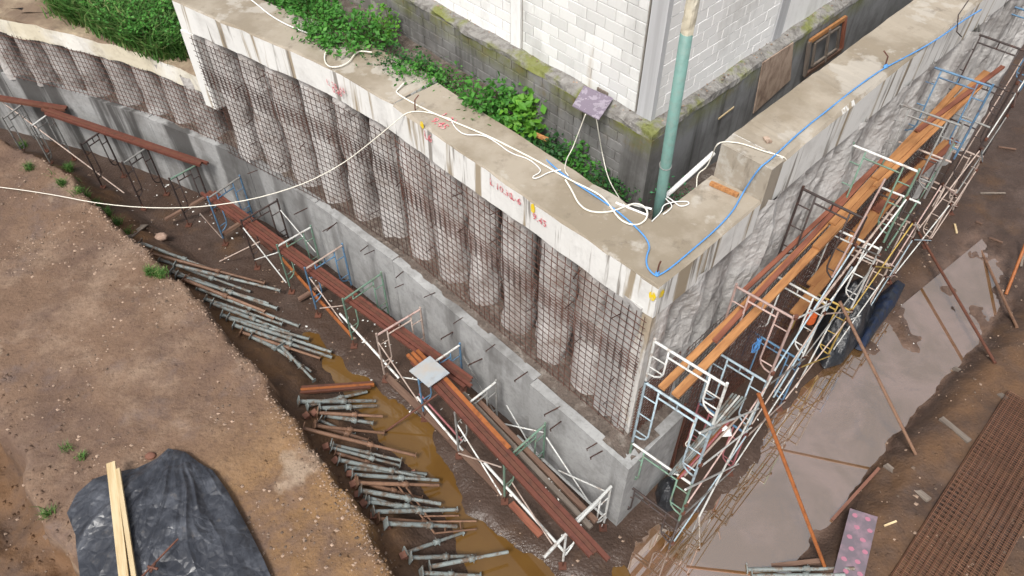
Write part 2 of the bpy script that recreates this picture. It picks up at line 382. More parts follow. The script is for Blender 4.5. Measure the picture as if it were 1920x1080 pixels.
def leafm(name, c1, c2, c3):
    b = MatB(name, c1, 0.55, 0.35)
    o = nd(b.nt, 'ShaderNodeNewGeometry').outputs['Random Per Island']
    b.layer(c2, b.ramp(o, 0.3, 0.75)); b.layer(c3, b.ramp(o, 0.82, 1.0)); b.layer((c1[0] * .45, c1[1] * .45, c1[2] * .45), b.noise(2.5, 4, lo=0.48, hi=0.68), 0.55)
    b.done()
    tr = nd(b.nt, 'ShaderNodeBsdfTranslucent'); b.L(b.c, tr.inputs[0])
    ms = nd(b.nt, 'ShaderNodeMixShader'); ms.inputs[0].default_value = 0.3
    b.L(b.b.outputs[0], ms.inputs[1]); b.L(tr.outputs[0], ms.inputs[2])
    b.L(ms.outputs[0], b.nt.nodes['Material Output'].inputs[0])
leafm('leaf', (0.055, 0.20, 0.030), (0.085, 0.28, 0.04), (0.14, 0.36, 0.07))
leafm('leaf_dark', (0.028, 0.10, 0.028), (0.05, 0.165, 0.04), (0.09, 0.23, 0.05))
leafm('leaf_bright', (0.10, 0.29, 0.03), (0.15, 0.36, 0.04), (0.2, 0.42, 0.06))
leafm('grass', (0.06, 0.155, 0.03), (0.12, 0.25, 0.055), (0.34, 0.34, 0.15))
b = MatB('stem', (0.10, 0.10, 0.04), 0.8); b.done()
# printed boards (flat print only)
b = MatB('tile_print', (0.20, 0.165, 0.215), 0.35, 0.5, coord='obj')
b.layer((0.42, 0.37, 0.43), b.voro(6.5, lo=0.14, hi=0.08), 0.8); b.layer((0.36, 0.32, 0.38), b.noise(9, 3, lo=0.54, hi=0.58), 0.8); b.layer((0.1, 0.085, 0.1), b.noise(4, 6, lo=0.55, hi=0.75), 0.5); b.done()
b = MatB('pink_print', (0.15, 0.125, 0.145), 0.5, coord='obj')
b.layer((0.26, 0.18, 0.215), b.noise(4, 4, lo=0.45, hi=0.65), 0.8); b.done()
b = MatB('pink_dot', (0.40, 0.16, 0.22), 0.5, coord='obj'); b.layer((0.31, 0.17, 0.215), b.noise(14, 4, lo=0.5, hi=0.6), 0.8); b.done()

# ------------------------------------------------------------------ mesh building
ORG = {}
class MB:
    def __init__(s): s.v = []; s.f = []; s.smooth = False
    def add(s, vs, fs):
        k = len(s.v); s.v += [tuple(p) for p in vs]; s.f += [tuple(i + k for i in f) for f in fs]
    def box(s, c, ax, ay, az):
        c = Vector(c); ax, ay, az = Vector(ax), Vector(ay), Vector(az)
        vs = [c + i * ax + j * ay + k * az for k in (-1, 1) for j in (-1, 1) for i in (-1, 1)]
        s.add(vs, [(0, 2, 3, 1), (4, 5, 7, 6), (0, 1, 5, 4), (2, 6, 7, 3), (0, 4, 6, 2), (1, 3, 7, 5)])
    def prism(s, poly, z0, z1):
        n = len(poly); vs = [(p[0], p[1], z0) for p in poly] + [(p[0], p[1], z1) for p in poly]
        s.add(vs, [tuple(range(n - 1, -1, -1)), tuple(range(n, 2 * n))] + [(i, (i + 1) % n, n + (i + 1) % n, n + i) for i in range(n)])
    def tube(s, pts, r, n=6, cap=True):
        pts = [Vector(p) for p in pts]; rings = []
        up = None
        for i, p in enumerate(pts):
            t = (pts[min(i + 1, len(pts) - 1)] - pts[max(i - 1, 0)]).normalized()
            if up is None: up = Vector((0, 0, 1)) if abs(t.z) < 0.9 else Vector((1, 0, 0))
            a = t.cross(up).normalized(); b_ = a.cross(t).normalized(); up = b_
            rr = r[i] if isinstance(r, (list, tuple)) else r
            rings.append([p + rr * (math.cos(2 * math.pi * k / n) * a + math.sin(2 * math.pi * k / n) * b_) for k in range(n)])
        vs = [p for rg in rings for p in rg]; fs = []
        for i in range(len(rings) - 1):
            for k in range(n):
                fs.append((i * n + k, i * n + (k + 1) % n, (i + 1) * n + (k + 1) % n, (i + 1) * n + k))
        if cap: fs += [tuple(range(n - 1, -1, -1)), tuple(range((len(rings) - 1) * n, len(rings) * n))]
        s.add(vs, fs)
    def grid(s, P, close_u=False):
        h, w = len(P), len(P[0]); vs = [p for row in P for p in row]; fs = []
        for i in range(h - 1):
            for j in range(w if close_u else w - 1):
                fs.append((i * w + j, i * w + (j + 1) % w, (i + 1) * w + (j + 1) % w, (i + 1) * w + j))
        s.add(vs, fs)
    def mesh(s, name, o=Vector((0, 0, 0))):
        me = bpy.data.meshes.new(name)
        me.from_pydata([(p[0] - o.x, p[1] - o.y, p[2] - o.z) for p in s.v], [], s.f)
        if s.smooth:
            me.polygons.foreach_set('use_smooth', [True] * len(me.polygons))
        me.update(); return me
def wo_(parent): return ORG[parent.name] if parent else Vector((0, 0, 0))
def link(name, me, mat, parent=None, origin=None):
    """links mesh me (already relative to origin) as object"""
    o = bpy.data.objects.new(name, me); COL.objects.link(o)
    if mat and me and not me.materials: me.materials.append(MATS[mat])
    origin = Vector(origin) if origin is not None else Vector((0, 0, 0))
    if parent: o.parent = parent; o.location = origin - wo_(parent)
    else: o.location = origin
    ORG[o.name] = origin
    return o
def obj(name, mb, mat, parent=None, origin=None):
    if origin is None:
        if parent: origin = wo_(parent)
        else:
            a = np.array(mb.v); origin = Vector(((a[:, 0].min() + a[:, 0].max()) / 2, (a[:, 1].min() + a[:, 1].max()) / 2, a[:, 2].min()))
    return link(name, mb.mesh(name, Vector(origin)), mat, parent, origin)
def thing(name, label, cat, loc, group=None):
    o = bpy.data.objects.new(name, None); COL.objects.link(o); o.location = loc; o.empty_display_size = 0.1
    ORG[o.name] = Vector(loc); tag(o, label, cat, group); return o
def tag(o, label, cat, group=None):
    o['label'] = label; o['category'] = cat
    if group: o['group'] = group
    return o
def struct(o): o['kind'] = 'structure'; return o
def stuff(o): o['kind'] = 'stuff'; return o
_rod = {}
def rodmesh(mat, n):
    if (mat, n) not in _rod:
        m = MB(); m.tube([(0, 0, 0), (0, 0, 1)], 1.0, n); me = m.mesh('rod'); me.materials.append(MATS[mat])
        for p in me.polygons: p.use_smooth = len(p.vertices) == 4
        _rod[(mat, n)] = me
    return _rod[(mat, n)]
def rod(name, p0, p1, r, mat, parent=None, n=7):
    p0, p1 = Vector(p0), Vector(p1); d = p1 - p0
    o = bpy.data.objects.new(name, rodmesh(mat, n)); COL.objects.link(o)
    o.parent = parent
    o.location = p0 - wo_(parent)
    o.rotation_mode = 'QUATERNION'; o.rotation_quaternion = Vector((0, 0, 1)).rotation_difference(d.normalized())
    o.scale = (r, r, d.length); ORG[o.name] = p0
    return o
ORD = ['first', 'second', 'third', 'fourth', 'fifth', 'sixth', 'seventh', 'eighth', 'ninth', 'tenth', 'eleventh', 'twelfth',
       'thirteenth', 'fourteenth', 'fifteenth', 'sixteenth', 'seventeenth', 'eighteenth', 'nineteenth', 'twentieth']
def v3(p, z): return Vector((p[0], p[1], z))
def chaikin(pts, it=2):
    pts = [Vector(p) for p in pts]
    for _ in range(it):
        q = [pts[0]]
        for a, c in zip(pts[:-1], pts[1:]): q += [a * .75 + c * .25, a * .25 + c * .75]
        pts = q + [pts[-1]]
    return pts
def offset_path(path, o):
    """offset an open 2-D polyline; +o is to the left of its direction"""
    out = []
    for i in range(len(path)):
        ns = []
        for a, c in ((i - 1, i), (i, i + 1)):
            if a >= 0 and c < len(path):
                d = (path[c] - path[a]).normalized(); ns.append(Vector((-d.y, d.x)))
        n = sum(ns, Vector((0, 0))).normalized(); k = 1.0 / max(0.3, n.dot(ns[0]))
        out.append(path[i] + n * o * k)
    return out
def resample(path, step):
    out = []
    for a, c in zip(path[:-1], path[1:]):
        m = max(1, int(round((c - a).length / step)))
        out += [a + (c - a) * (k / m) for k in range(m)]
    return out + [path[-1]]
def walk(path, s):
    for a, c in zip(path[:-1], path[1:]):
        L = (c - a).length
        if s <= L or c is path[-1]: d = (c - a) / L; return a + d * s, d
        s -= L
def sweep(mb, path, sec, step=0.15, jit=0.012, seed=1, caps=True):
    """sec: list of (offset, z). path resampled, corners roughened with noise"""
    path = resample(path, step); n = len(path); offs = {}
    for o, z in sec:
        if o not in offs: offs[o] = offset_path(path, o)
    rows = []
    for i in range(n):
        row = []
        for k, (o, z) in enumerate(sec):
            p = offs[o][i]; w = fbm(p.x * 2.1 + k * 7, p.y * 2.1 - z * 3, seed, 3) * jit * 2
            w2 = fbm(p.x * 2.3 - k * 5, p.y * 2.3 + z, seed + 9, 3) * jit * 2
            dn = (offs[o][i] - path[i]).normalized() if o else Vector((0, 0))
            row.append((p.x + w, p.y + w, z + w2))
        rows.append(row)
    mb.grid(rows, True); k = len(sec); b0 = len(mb.v) - n * k
    if caps: mb.f += [tuple(b0 + i for i in range(k)), tuple(b0 + (n - 1) * k + i for i in range(k - 1, -1, -1))]

# ------------------------------------------------------------------ terrain of the excavation
EDGE = [(-30, 24.0), (-22, 20.6), (-14.13, 17.41), (-11.61, 15.85), (-9.33, 13.63), (-7.75, 12.2), (-6.13, 10.62), (-4.74, 8.95), (-3.66, 7.61), (-2.69, 6.41), (-1.99, 5.25), (-1.3, 3.8), (-0.6, 2.0), (0, 0)]
GULLY = [(-10.6, 9.3), (-10.07, 8.32), (-9.03, 6.99), (-8.26, 6.41), (-7.52, 5.25), (-7.0, 3.8), (-6.6, 1.0)]
REDGE = [(2.2, 2.0), (4.2, 4.4), (5.40, 6.06), (7.48, 8.1), (9.28, 9.98), (12.0, 12.3), (16, 16.0), (24, 23.4)]
def px0(L): return [tuple(at(x, y, 0)[:2]) for x, y in L]
PUDL = px0([(545, 610), (600, 622), (640, 652), (660, 688), (692, 704), (735, 740), (785, 768), (820, 800), (848, 855), (882, 905), (892, 960), (960, 1000), (1040, 1062), (1110, 1090), (1180, 1140), (900, 1140), (860, 1050), (800, 960), (730, 860), (650, 760), (590, 690)])
PUDR = px0([(1090, 1110), (1180, 1048), (1232, 992), (1290, 975), (1340, 955), (1370, 915), (1400, 860), (1450, 800), (1500, 735), (1545, 680), (1590, 640), (1640, 600), (1680, 545), (1740, 490), (1790, 440), (1840, 425), (1885, 490), (1892, 580), (1860, 640), (1800, 705), (1745, 750), (1690, 815), (1640, 885), (1575, 965), (1505, 1060), (1460, 1130)])
def hfun(x, y):
    x = np.asarray(x, float); y = np.asarray(y, float)
    h = 0.075 + 0.05 * fbm(x * 0.6, y * 0.6, 3, 3) + 0.03 * fbm(x * 2.5, y * 2.5, 11, 4) + 0.018 * vnoise(x * 9, y * 9, 5)
    sdl = in_poly_sd(x, y, PUDL) + 0.22 * fbm(x * 1.6, y * 1.6, 21, 3)
    sdr = in_poly_sd(x, y, PUDR) + 0.34 * fbm(x * 1.5, y * 1.5, 31, 5)
    shallow = 1 - 0.30 * sstep(9.3, 11.5, y)
    h = h - 0.16 * sstep(-0.1, 0.45, sdl) - (0.19 * shallow) * sstep(-0.35, 0.5, sdr)
    h = h + 0.10 * sstep(9.5, 11.5, y) * sstep(-0.1, 0.5, sdr) * np.maximum(0, fbm(x * 2.0, y * 1.6, 77, 4)) * 1.7
    # left bank
    wob = 0.22 * fbm(x * 1.1, y * 1.1, 41, 3) + 0.10 * fbm(x * 4, y * 4, 44, 3)
    d = poly_sdist(x, y, EDGE[::-1]) + wob
    top = 1.5 + 0.12 * fbm(x * 0.45, y * 0.45, 51, 3) + 0.05 * fbm(x * 2.4, y * 2.4, 52, 5) + 0.04 * np.maximum(0, vnoise(x * 6, y * 6, 54)) + 0.03 * vnoise(x * 11, y * 11, 53)
    prof = np.where(d < 0.10, 1 - 0.52 * sstep(-0.02, 0.10, d), 0.48 * (1 - sstep(0.10, 1.25, d)))
    g = poly_sdist(x, y, GULLY) + 0.35 * fbm(x * 1.3, y * 1.3, 61, 3)
    top = top - 0.95 * sstep(0.0, 0.28, g) - 0.25 * fbm(x * 2.2, y * 2.2, 63, 4) * sstep(0, .4, g)
    h = h * (1 - prof) + top * prof
    # right bank
    dr = poly_sdist(x, y, REDGE) + 0.20 * fbm(x * 1.5, y * 1.5, 71, 4)
    h = h + sstep(-0.1, 0.75, dr) * (0.36 + 0.05 * fbm(x * 1.2, y * 1.2, 73, 4))
    return h
def hz(x, y): return float(hfun(np.array([x]), np.array([y]))[0])
def ground(px, py, off=0.0):
    z = 0.3
    for _ in range(12):
        p = at(px, py, z); z = 0.5 * z + 0.5 * (hz(p.x, p.y) + off)
    return at(px, py, z)
def terrain():
    xs = np.concatenate([[-400, -120, -50], np.arange(-25, -15.05, 0.2), np.arange(-15, 14, 0.075), np.arange(14, 26, 0.25), [50, 120, 400]])
    ys = np.concatenate([[-200, -60, -15], np.arange(-2, 3, 0.25), np.arange(3, 20.5, 0.075), np.arange(20.5, 32, 0.25), [50, 120, 400]])
    X, Y = np.meshgrid(xs, ys); far = (np.abs(X) > 30) | (Y > 33) | (Y < -3)
    Z = np.where(far, 0.0, hfun(X, Y))
    h, w = X.shape
    me = bpy.data.meshes.new('ground')
    co = np.stack([X, Y, Z], -1).reshape(-1, 3)
    i = np.arange((h - 1) * (w - 1)); r = i // (w - 1); c = i % (w - 1); a = r * w + c
    quads = np.stack([a, a + 1, a + 1 + w, a + w], -1)
    me.vertices.add(len(co)); me.vertices.foreach_set('co', co.ravel())
    me.loops.add(quads.size); me.loops.foreach_set('vertex_index', quads.ravel().astype(np.int32))
    me.polygons.add(len(quads)); me.polygons.foreach_set('loop_start', np.arange(0, quads.size, 4, dtype=np.int32))
    me.polygons.foreach_set('use_smooth', np.ones(len(quads), bool))
    me.update(calc_edges=True); me.validate()
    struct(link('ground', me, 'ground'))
terrain()
m = MB(); m.add([(-5.5, 3, -.005), (3.2, 3, -.005), (2.2, 6.0, -.005), (-5.5, 15.5, -.005)], [(0, 1, 2, 3)])
struct(obj('trench_puddle', m, 'water'))
m = MB(); m.add([(3.204, 3, -.005), (14.5, 3, -.005), (14.5, 16.5, -.005), (2.6, 7.0, -.005), (2.204, 6.0, -.005)], [(0, 1, 2, 3, 4)])
struct(obj('clay_puddle', m, 'clay_water'))

# ------------------------------------------------------------------ retaining wall, left face
CAPN, CAPM = -6.66, -3.84
LWN, LWM = -6.17, -3.40
Cw = isect(LWN, LWM); Cc = isect(CAPN, CAPM)
lwall = thing('retaining_wall', 'long grey concrete retaining wall with round pile shafts under a pale cap beam, left of the corner', 'retaining wall', v3(Cw, 0))
LOW = [Vector(p) for p in [(0.42, 8.735), (-2.65, 11.97), (-4.69, 13.87), (-6.75, 15.62), (-9.75, 17.3), (-12.7, 18.75), (-14.66, 19.47), (-20, 21.3), (-27, 23.6)]]
sec_lw = [(0, -0.4), (0, 2.3), (-0.2, 2.3), (-0.2, -0.4)]
def lw_panel(path, seed, z=2.3, parent=lwall):
    mb = MB(); sweep(mb, path, [(0.0, -0.4), (0.0, z), (-0.2, z), (-0.2, -0.4)], 0.2, 0.006, seed); return obj('wall_panel', mb, 'lower_wall', parent)
# direction of the paths runs away from the corner, so "left" of it is outward for the left wall
C1 = Cw + U * 2.5
lw_panel([Cw + M * -0.0, C1], 5)
full = resample(LOW, 3.0)
for i in range(0, len(full) - 1):
    a, c = full[i], full[i + 1]; d = (c - a).normalized()
    lw_panel([a, c - d * 0.012], 10 + i, 2.3 + 0.006 * ((i % 3) - 1))
# ledge of soil behind the lower wall
CAPP = [Cc.copy(), Vector((-2.2, 12.06)), Vector((-3.75, 13.42)), Vector((-7.43, 15.98))]
FAR = [Vector((-7.3, 16.05)), Vector((-9.1, 17.15)), Vector((-11.2, 18.12)), Vector((-14.0, 19.14)), Vector((-20, 21.0)), Vector((-27, 23.3))]
ALL = CAPP + FAR[1:]
inner = offset_path(ALL, -0.75)
mb = MB(); rows = []
lo = [Cw] + [C1] + resample(LOW, 0.5)
LP = resample([Cw + U * 0.1] + LOW, 0.22)
rows = []
for k in range(7):
    t = k / 6; row = []
    off = offset_path(LP, -0.06 - t * 0.85)
    for p in off:
        z = 2.27 + t * 0.10 + 0.10 * float(fbm(p.x * 3, p.y * 3, 91, 3)) * (1 if k else 0)
        row.append((p.x, p.y, z))
    rows.append(row)
mb.grid(rows); mb.smooth = True
obj('ledge', mb, 'ledge_soil', lwall)
# cap beam
def cap(path, z0, z1, w, seed, name='cap_beam', mats=('cap_top', 'fascia'), parent=lwall, jit=0.014, side=1):
    mb = MB(); s = side
    sweep(mb, path, [(0.0, z0), (0.0, z1 - 0.03), (-0.03 * s, z1), (-w * s, z1), (-w * s, z0)], 0.14, jit, seed)
    o = obj(name, mb, mats[0], parent); o.data.materials.append(MATS[mats[1]])
    for p in o.data.polygons: p.material_index = 0 if p.index % 5 in (1, 2) else 1
    return o
capw = 1.05
# near beam runs to the joint; the next one sits a little back
cap([isect(CAPN, CAPM), Vector((-2.18, 12.03))], 5.62, 6.3, capw, 3)
q = offset_path([Vector((-2.2, 12.05)), Vector((-3.75, 13.42)), Vector((-7.43, 15.98))], -0.02)
cap(q, 5.62, 6.295, 1.12, 4)
# end leg of the high beam
d = (CAPP[3] - CAPP[2]).normalized(); e0 = CAPP[3] - d * 0.42
mb = MB(); sweep(mb, [e0, CAPP[3]], [(0.012, 3.62), (0.012, 5.61), (-0.9, 5.61), (-0.9, 3.62)], 0.14, 0.012, 6)
obj('end_column', mb, 'fascia', lwall)
# piles
def pilemesh(seed, r, h, amp, mat, freq=1.6, n=18, hs=0.18, ring=0.5, smooth=True):
    rs = random.Random(seed); mb = MB(); rows = []; k = int(h / hs) + 1
    th = np.linspace(0, 2 * math.pi, n, endpoint=False)
    ph = rs.uniform(0, 9)
    for i in range(k + 1):
        z = h * i / k
        rr = r + amp * fbm(np.cos(th) * freq + ph, np.sin(th) * freq + z * 1.3 + ph, seed, 4) * 2 + amp * ring * vnoise(np.full(n, z * 7.0), th * 0.4, seed + 3)
        rows.append([(rr[j] * math.cos(th[j]), rr[j] * math.sin(th[j]), z) for j in range(n)])
    mb.grid(rows, True); mb.smooth = smooth; me = mb.mesh('pile'); me.materials.append(MATS[mat]); return me
PM = [pilemesh(i, 0.35, 3.5, 0.05, 'pile', 1.3, 24, 0.12, 0.25) for i in range(7)]
PML = [pilemesh(20 + i, 0.37, 1.9, 0.05, 'pile_low') for i in range(4)]
PC = offset_path(ALL, -0.425)
totL = sum((c - a).length for a, c in zip(PC[:3], PC[1:4]))
s = 0.42; i = 0
s_base = (Cw.x * U.x + Cw.y * U.y); s_c = PC[0].x * U.x + PC[0].y * U.y
s = 0.61 + s_base - s_c
s = max(s, 0.36)
while s < totL - 0.35:
    p, d = walk(PC[:4], s)
    o = link('pile', PM[i % 7], None, lwall, v3(p, 2.2)); o.rotation_euler = (0.012 * math.sin(i * 5.1), 0.012 * math.sin(i * 2.9), i * 1.7); o.scale = (1 + .05 * math.sin(i * 4.3), 1 + .05 * math.sin(i * 7.7), 1)
    s += 0.98; i += 1
PCF = PC[3:]; s = 0.75
while s < 13:
    p, d = walk(PCF, s)
    o = link('pile', PML[i % 4], None, lwall, v3(p, 2.2)); o.rotation_euler.z = i * 1.7
    s += 1.0 + 0.06 * math.sin(i * 2.1); i += 1
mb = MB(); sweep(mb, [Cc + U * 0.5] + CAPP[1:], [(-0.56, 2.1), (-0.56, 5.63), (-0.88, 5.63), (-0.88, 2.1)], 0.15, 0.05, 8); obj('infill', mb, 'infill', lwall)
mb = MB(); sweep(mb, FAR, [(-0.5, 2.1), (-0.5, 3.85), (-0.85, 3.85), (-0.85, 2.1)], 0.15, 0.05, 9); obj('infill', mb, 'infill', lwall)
cap(FAR, 3.8, 4.3, 0.55, 12, mats=('backfill', 'fascia_yellow'), jit=0.03)
# steel dowels through the lower wall and the piles
def hook(mb, p, nrm, L, along):
    n3 = Vector((nrm.x, nrm.y, 0.0)); a3 = Vector((along.x, along.y, 0))
    mb.tube([p - n3 * 0.05, p + n3 * L, p + n3 * (L + 0.03) + a3 * 0.05 + Vector((0, 0, 0.05))], 0.011, 5)
mbh = MB(); hook(mbh, Vector((0, 0, 0)), Vector((1, 0)), 0.22, Vector((0, 1))); hm = mbh.mesh('dowel'); hm.materials.append(MATS['rebar'])
def dowel(p, nrm, parent, sc=1.0):
    o = link('dowel', hm, None, parent, p); o.rotation_euler.z = math.atan2(nrm.y, nrm.x) + random.uniform(-.25, .25); o.scale = (sc,) * 3
for px, py in [(1120, 830), (1045, 765), (985, 700), (925, 648), (865, 597), (812, 550), (757, 508), (700, 470), (628, 420), (572, 392), (905, 672), (850, 622), (758, 532), (690, 460), (620, 425), (1052, 790), (1130, 845), (480, 320)]:
    p = at_plane(px, py, N, LWN - 0.12 * (px < 960)) if px > 720 else at(px, py, 2.2)
    dowel(p, N, lwall, random.uniform(0.9, 1.5))

# ------------------------------------------------------------------ rebar mesh hung on the wall
def mesh_panel(name, label, path, zr, parent=None, sp=0.15, r=0.0070, mat='rebar', group=None, sheets=1, seed=0, lap=None):
    rs = random.Random(seed); base_mat = mat
    root = thing(name, label, 'rebar mesh', v3(path[0], zr[0]), group)
    L = sum((c - a).length for a, c in zip(path[:-1], path[1:]))
    s = 0.03
    while s < L:
        p, d = walk(path, s); nn = Vector((-d.y, d.x))
        w = rs.uniform(-.02, .02); mat = rs.choice([base_mat, base_mat, 'rebar_red']) if base_mat == 'rebar' else base_mat
        top = zr[1] + rs.uniform(-.03, .03)
        if lap:
            rod('bar', v3(p, zr[0] + rs.uniform(-.03, .03)), v3(p + nn * 0.01, lap[1]), r, mat, root, 5)
            rod('bar', v3(p + nn * .015 + d * .022, lap[0]), v3(p + nn * .015 + d * (.022 + w), top), r, mat, root, 5)
        else:
            rod('bar', v3(p, zr[0] + rs.uniform(-.03, .03)), v3(p + d * w, top), r, mat, root, 5)
        s += sp
    segs = list(zip(path[:-1], path[1:]))
    z = zr[0] + 0.06
    while z < zr[1]:
        for a, c in segs:
            n = max(1, int((c - a).length / 3.2))
            for k in range(n):
                q0 = a + (c - a) * (k / n); q1 = a + (c - a) * ((k + 1) / n); d = (c - a).normalized(); nn = Vector((-d.y, d.x)) * (0.014 + 0.012 * (k % 2))
                rod('bar', v3(q0 - d * 0.1 * (k > 0) + nn, z + 0.02 * (k % 2)), v3(q1 + nn, z + 0.02 * (k % 2) + rs.uniform(-.012, .012)), r, mat, root, 5)
        if lap and lap[0] < z < lap[1]:
            for a, c in segs:
                rod('bar', v3(a, z + 0.05), v3(c, z + 0.05), r, mat, root, 5)
        z += sp
    return root
MO = 0.055
MP = offset_path(CAPP, MO); 
A0, A1 = MP[0] + U * 0.05, MP[1]
mesh_panel('rebar_mesh', 'dark rebar mesh over the tall piles nearest the wall corner', [A0, A1], (2.33, 5.66), lap=(4.05, 4.5), seed=1)
mesh_panel('rebar_mesh', 'dark rebar mesh over the tall piles between the bend and the white end column', [MP[1] + (MP[2] - MP[1]).normalized() * .05, MP[2], MP[3] - (MP[3] - MP[2]).normalized() * 0.35], (2.33, 5.6), lap=(4.35, 4.8), seed=2)
FP = offset_path(FAR, MO)
mesh_panel('rebar_mesh', 'rebar mesh over the short piles under the low yellowish beam at far left', [FP[0], FP[1], FP[2], FP[3]], (2.38, 3.85), seed=3)
ends = []
for path, zs in ((CAPP, (2.9, 3.7, 4.5, 5.3)), ):
    L = sum((c - a).length for a, c in zip(path[:-1], path[1:])); k = 0
    s = 0.5
    while s < L - .3:
        p, d = walk(path, s); nn = Vector((-d.y, d.x))
        for j, z in enumerate(zs):
            dowel(v3(p + d * random.uniform(-.15, .15), z + 0.2 * (k % 2) + random.uniform(-.08, .08)), nn, lwall, random.uniform(0.5, 0.9))
        s += 0.98; k += 1

# ------------------------------------------------------------------ retaining wall, right face
rwall = thing('retaining_wall', 'pale rough concrete retaining wall behind the scaffold, right of the corner', 'retaining wall', v3(Cw + V * 1.0, 0))
def swr(mb, path, sec, **k): sweep(mb, path, [(-o, z) for o, z in sec], **k)       # outward is to the right of V
mb = MB(); swr(mb, [Cw + V * 0.006, Cw + V * 1.62], [(0, -0.4), (0, 2.3), (-0.2, 2.3), (-0.2, -0.4)], step=0.2, jit=0.01, seed=31); obj('wall_panel', mb, 'lower_wall', rwall)
mb = MB(); rows = []
for k in range(5):
    rows.append([(p.x, p.y, 2.285 + 0.02 * k + 0.08 * float(fbm(p.x * 3, p.y * 3, 95, 3))) for p in [Cw + V * (0.1 + 0.155 * j) - M * (0.19 + k * 0.13) for j in range(11)]])
mb.grid(rows); mb.smooth = True; obj('ledge', mb, 'ledge_soil', rwall)
pin = isect(CAPN - capw, CAPM - capw)
STEP = Vector((3.22, 9.9)); tS = (STEP - Cc).dot(V); tI = (STEP - pin).dot(V)
# low cap between corner and step: from the mitre to the step
cr = Cc; so = Cc + V * (Vector((3.98, 9.36)) - Cc).dot(V)
mb = MB()
poly = [Cc + V * 0.008 - M * 0.0, so, so - M * capw, pin + V * 0.008]
path = [Cc + V * 0.01, so]
swr(mb, path, [(0, 5.62), (0, 6.268), (-0.03, 6.297), (-0.96, 6.297), (-0.96, 5.62)], step=0.14, jit=0.012, seed=33)
o = obj('cap_beam', mb, 'cap_top', rwall); o.data.materials.append(MATS['fascia'])
for p in o.data.polygons: p.material_index = 0 if abs(p.normal.z) > 0.55 else 1
# high cap
h0 = so; h1 = Cc + V * 17.0
mb = MB(); c0 = h0 + V * 0.004
swr(mb, [c0 + V * 0.36, h1], [(0, 6.1), (0, 6.9), (-0.05, 6.95), (-0.96, 6.95), (-0.96, 6.1)], step=0.14, jit=0.022, seed=35)
sweep_start = len(mb.v)
mb2 = MB(); mb2.prism([c0, c0 + V * 0.352, c0 + V * 0.352 - M * 0.955, c0 - M * 0.93][::1], 6.1, 6.948)
o = obj('beam_end', mb2, 'cap_step', rwall)
o = obj('cap_beam', mb, 'cap_top', rwall); o.data.materials.append(MATS['fascia'])
for p in o.data.polygons: p.material_index = 0 if abs(p.normal.z) > 0.55 else 1
# rough piles and infill of the right wall
PR = [pilemesh(40 + i, 0.46, 6.4, 0.085, 'rough_pile', 2.2, 34, 0.085, 0.1, False) for i in range(5)]
t = 1.25; i = 0
while t < 16.5:
    p = Cc + V * t - M * (0.47 + 0.09 * math.sin(i * 2.3))
    o = link('pile', PR[i % 5], None, rwall, v3(p, -0.2)); o.rotation_euler.z = i * 2.1; o.scale.z = 1.0 if t > 2 else 0.93
    t += 0.93 + 0.22 * math.sin(i * 3.1); i += 1
mb = MB(); swr(mb, [Cc + V * 0.06, h1], [(-0.22, -0.2), (-0.20, 1), (-0.23, 2), (-0.19, 3), (-0.24, 4), (-0.20, 5), (-0.20, 6.15), (-0.9, 6.15), (-0.9, -0.2)], step=0.12, jit=0.10, seed=37)
a = np.array(mb.v); mb.v = [tuple(q) if (Vector(q[:2]) - so).dot(V) > 0 else (q[0], q[1], min(q[2], 5.7)) for q in mb.v]
obj('infill', mb, 'rough_pile', rwall)
# corner upright between both faces
mb = MB(); k0 = Cc - N * 0.02 - M * 0.02
mb.prism([isect(CAPN - .02, CAPM - .02), isect(CAPN - .02, CAPM - .30), isect(CAPN - .30, CAPM - .30), isect(CAPN - .30, CAPM - .02)][::-1], 2.2, 5.63)
obj('corner_pier', mb, 'pier', rwall)
# mesh of the right face, in two layers standing on the floor, and the short one on the ledge
g_ = isect(CAPN + 0.05, CAPM + 0.06)
mesh_panel('rebar_mesh', 'dense dark rebar mesh standing behind the orange scaffold planks', [g_ + V * 1.2 + M * .08, g_ + V * 12.2 + M * .08], (0.15, 4.0), sp=0.12, mat='rebar_grey', seed=5)
mesh_panel('rebar_mesh', 'rusty second rebar mesh layer close behind the first, right of the corner', [g_ + V * 1.6 + M * .20, g_ + V * 11.0 + M * .20], (0.12, 3.2), sp=0.15, mat='rebar_red', seed=6)
mesh_panel('rebar_mesh', 'short rusty rebar mesh on the concrete ledge right of the corner', [g_ + V * 0.02, g_ + V * 1.15], (2.35, 3.9), sp=0.09, mat='rebar_red', seed=7)

# ------------------------------------------------------------------ ground behind the walls
def patch(name, poly, zf, mat, step=0.2):
    P = np.array([(p[0], p[1]) for p in poly]); x0, y0 = P.min(0) - step; x1, y1 = P.max(0) + step
    xs = np.arange(x0, x1, step); ys = np.arange(y0, y1, step); X, Y = np.meshgrid(xs, ys)
    ins = in_poly_sd(X, Y, [tuple(p) for p in P]) > -step * 0.75; Z = zf(X, Y)
    idx = -np.ones(X.shape, int); mb = MB()
    for (i, j) in zip(*np.nonzero(ins)): idx[i, j] = len(mb.v); mb.v.append((X[i, j], Y[i, j], Z[i, j]))
    for i in range(X.shape[0] - 1):
        for j in range(X.shape[1] - 1):
            q = (idx[i, j], idx[i, j + 1], idx[i + 1, j + 1], idx[i + 1, j])
            if min(q) >= 0: mb.f.append(q)
    mb.smooth = True
    return struct(obj(name, mb, mat))
BN, BM = -8.84, -5.88                 # white building wall planes
PN, PMm = BN + 0.24, BM + 0.24        # foundation wall planes
gapz = lambda X, Y: 5.2 + 0.10 * fbm(X * 1.5, Y * 1.5, 111, 3) + 0.85 * sstep(11.2, 13.2, Y) * (X < 1)
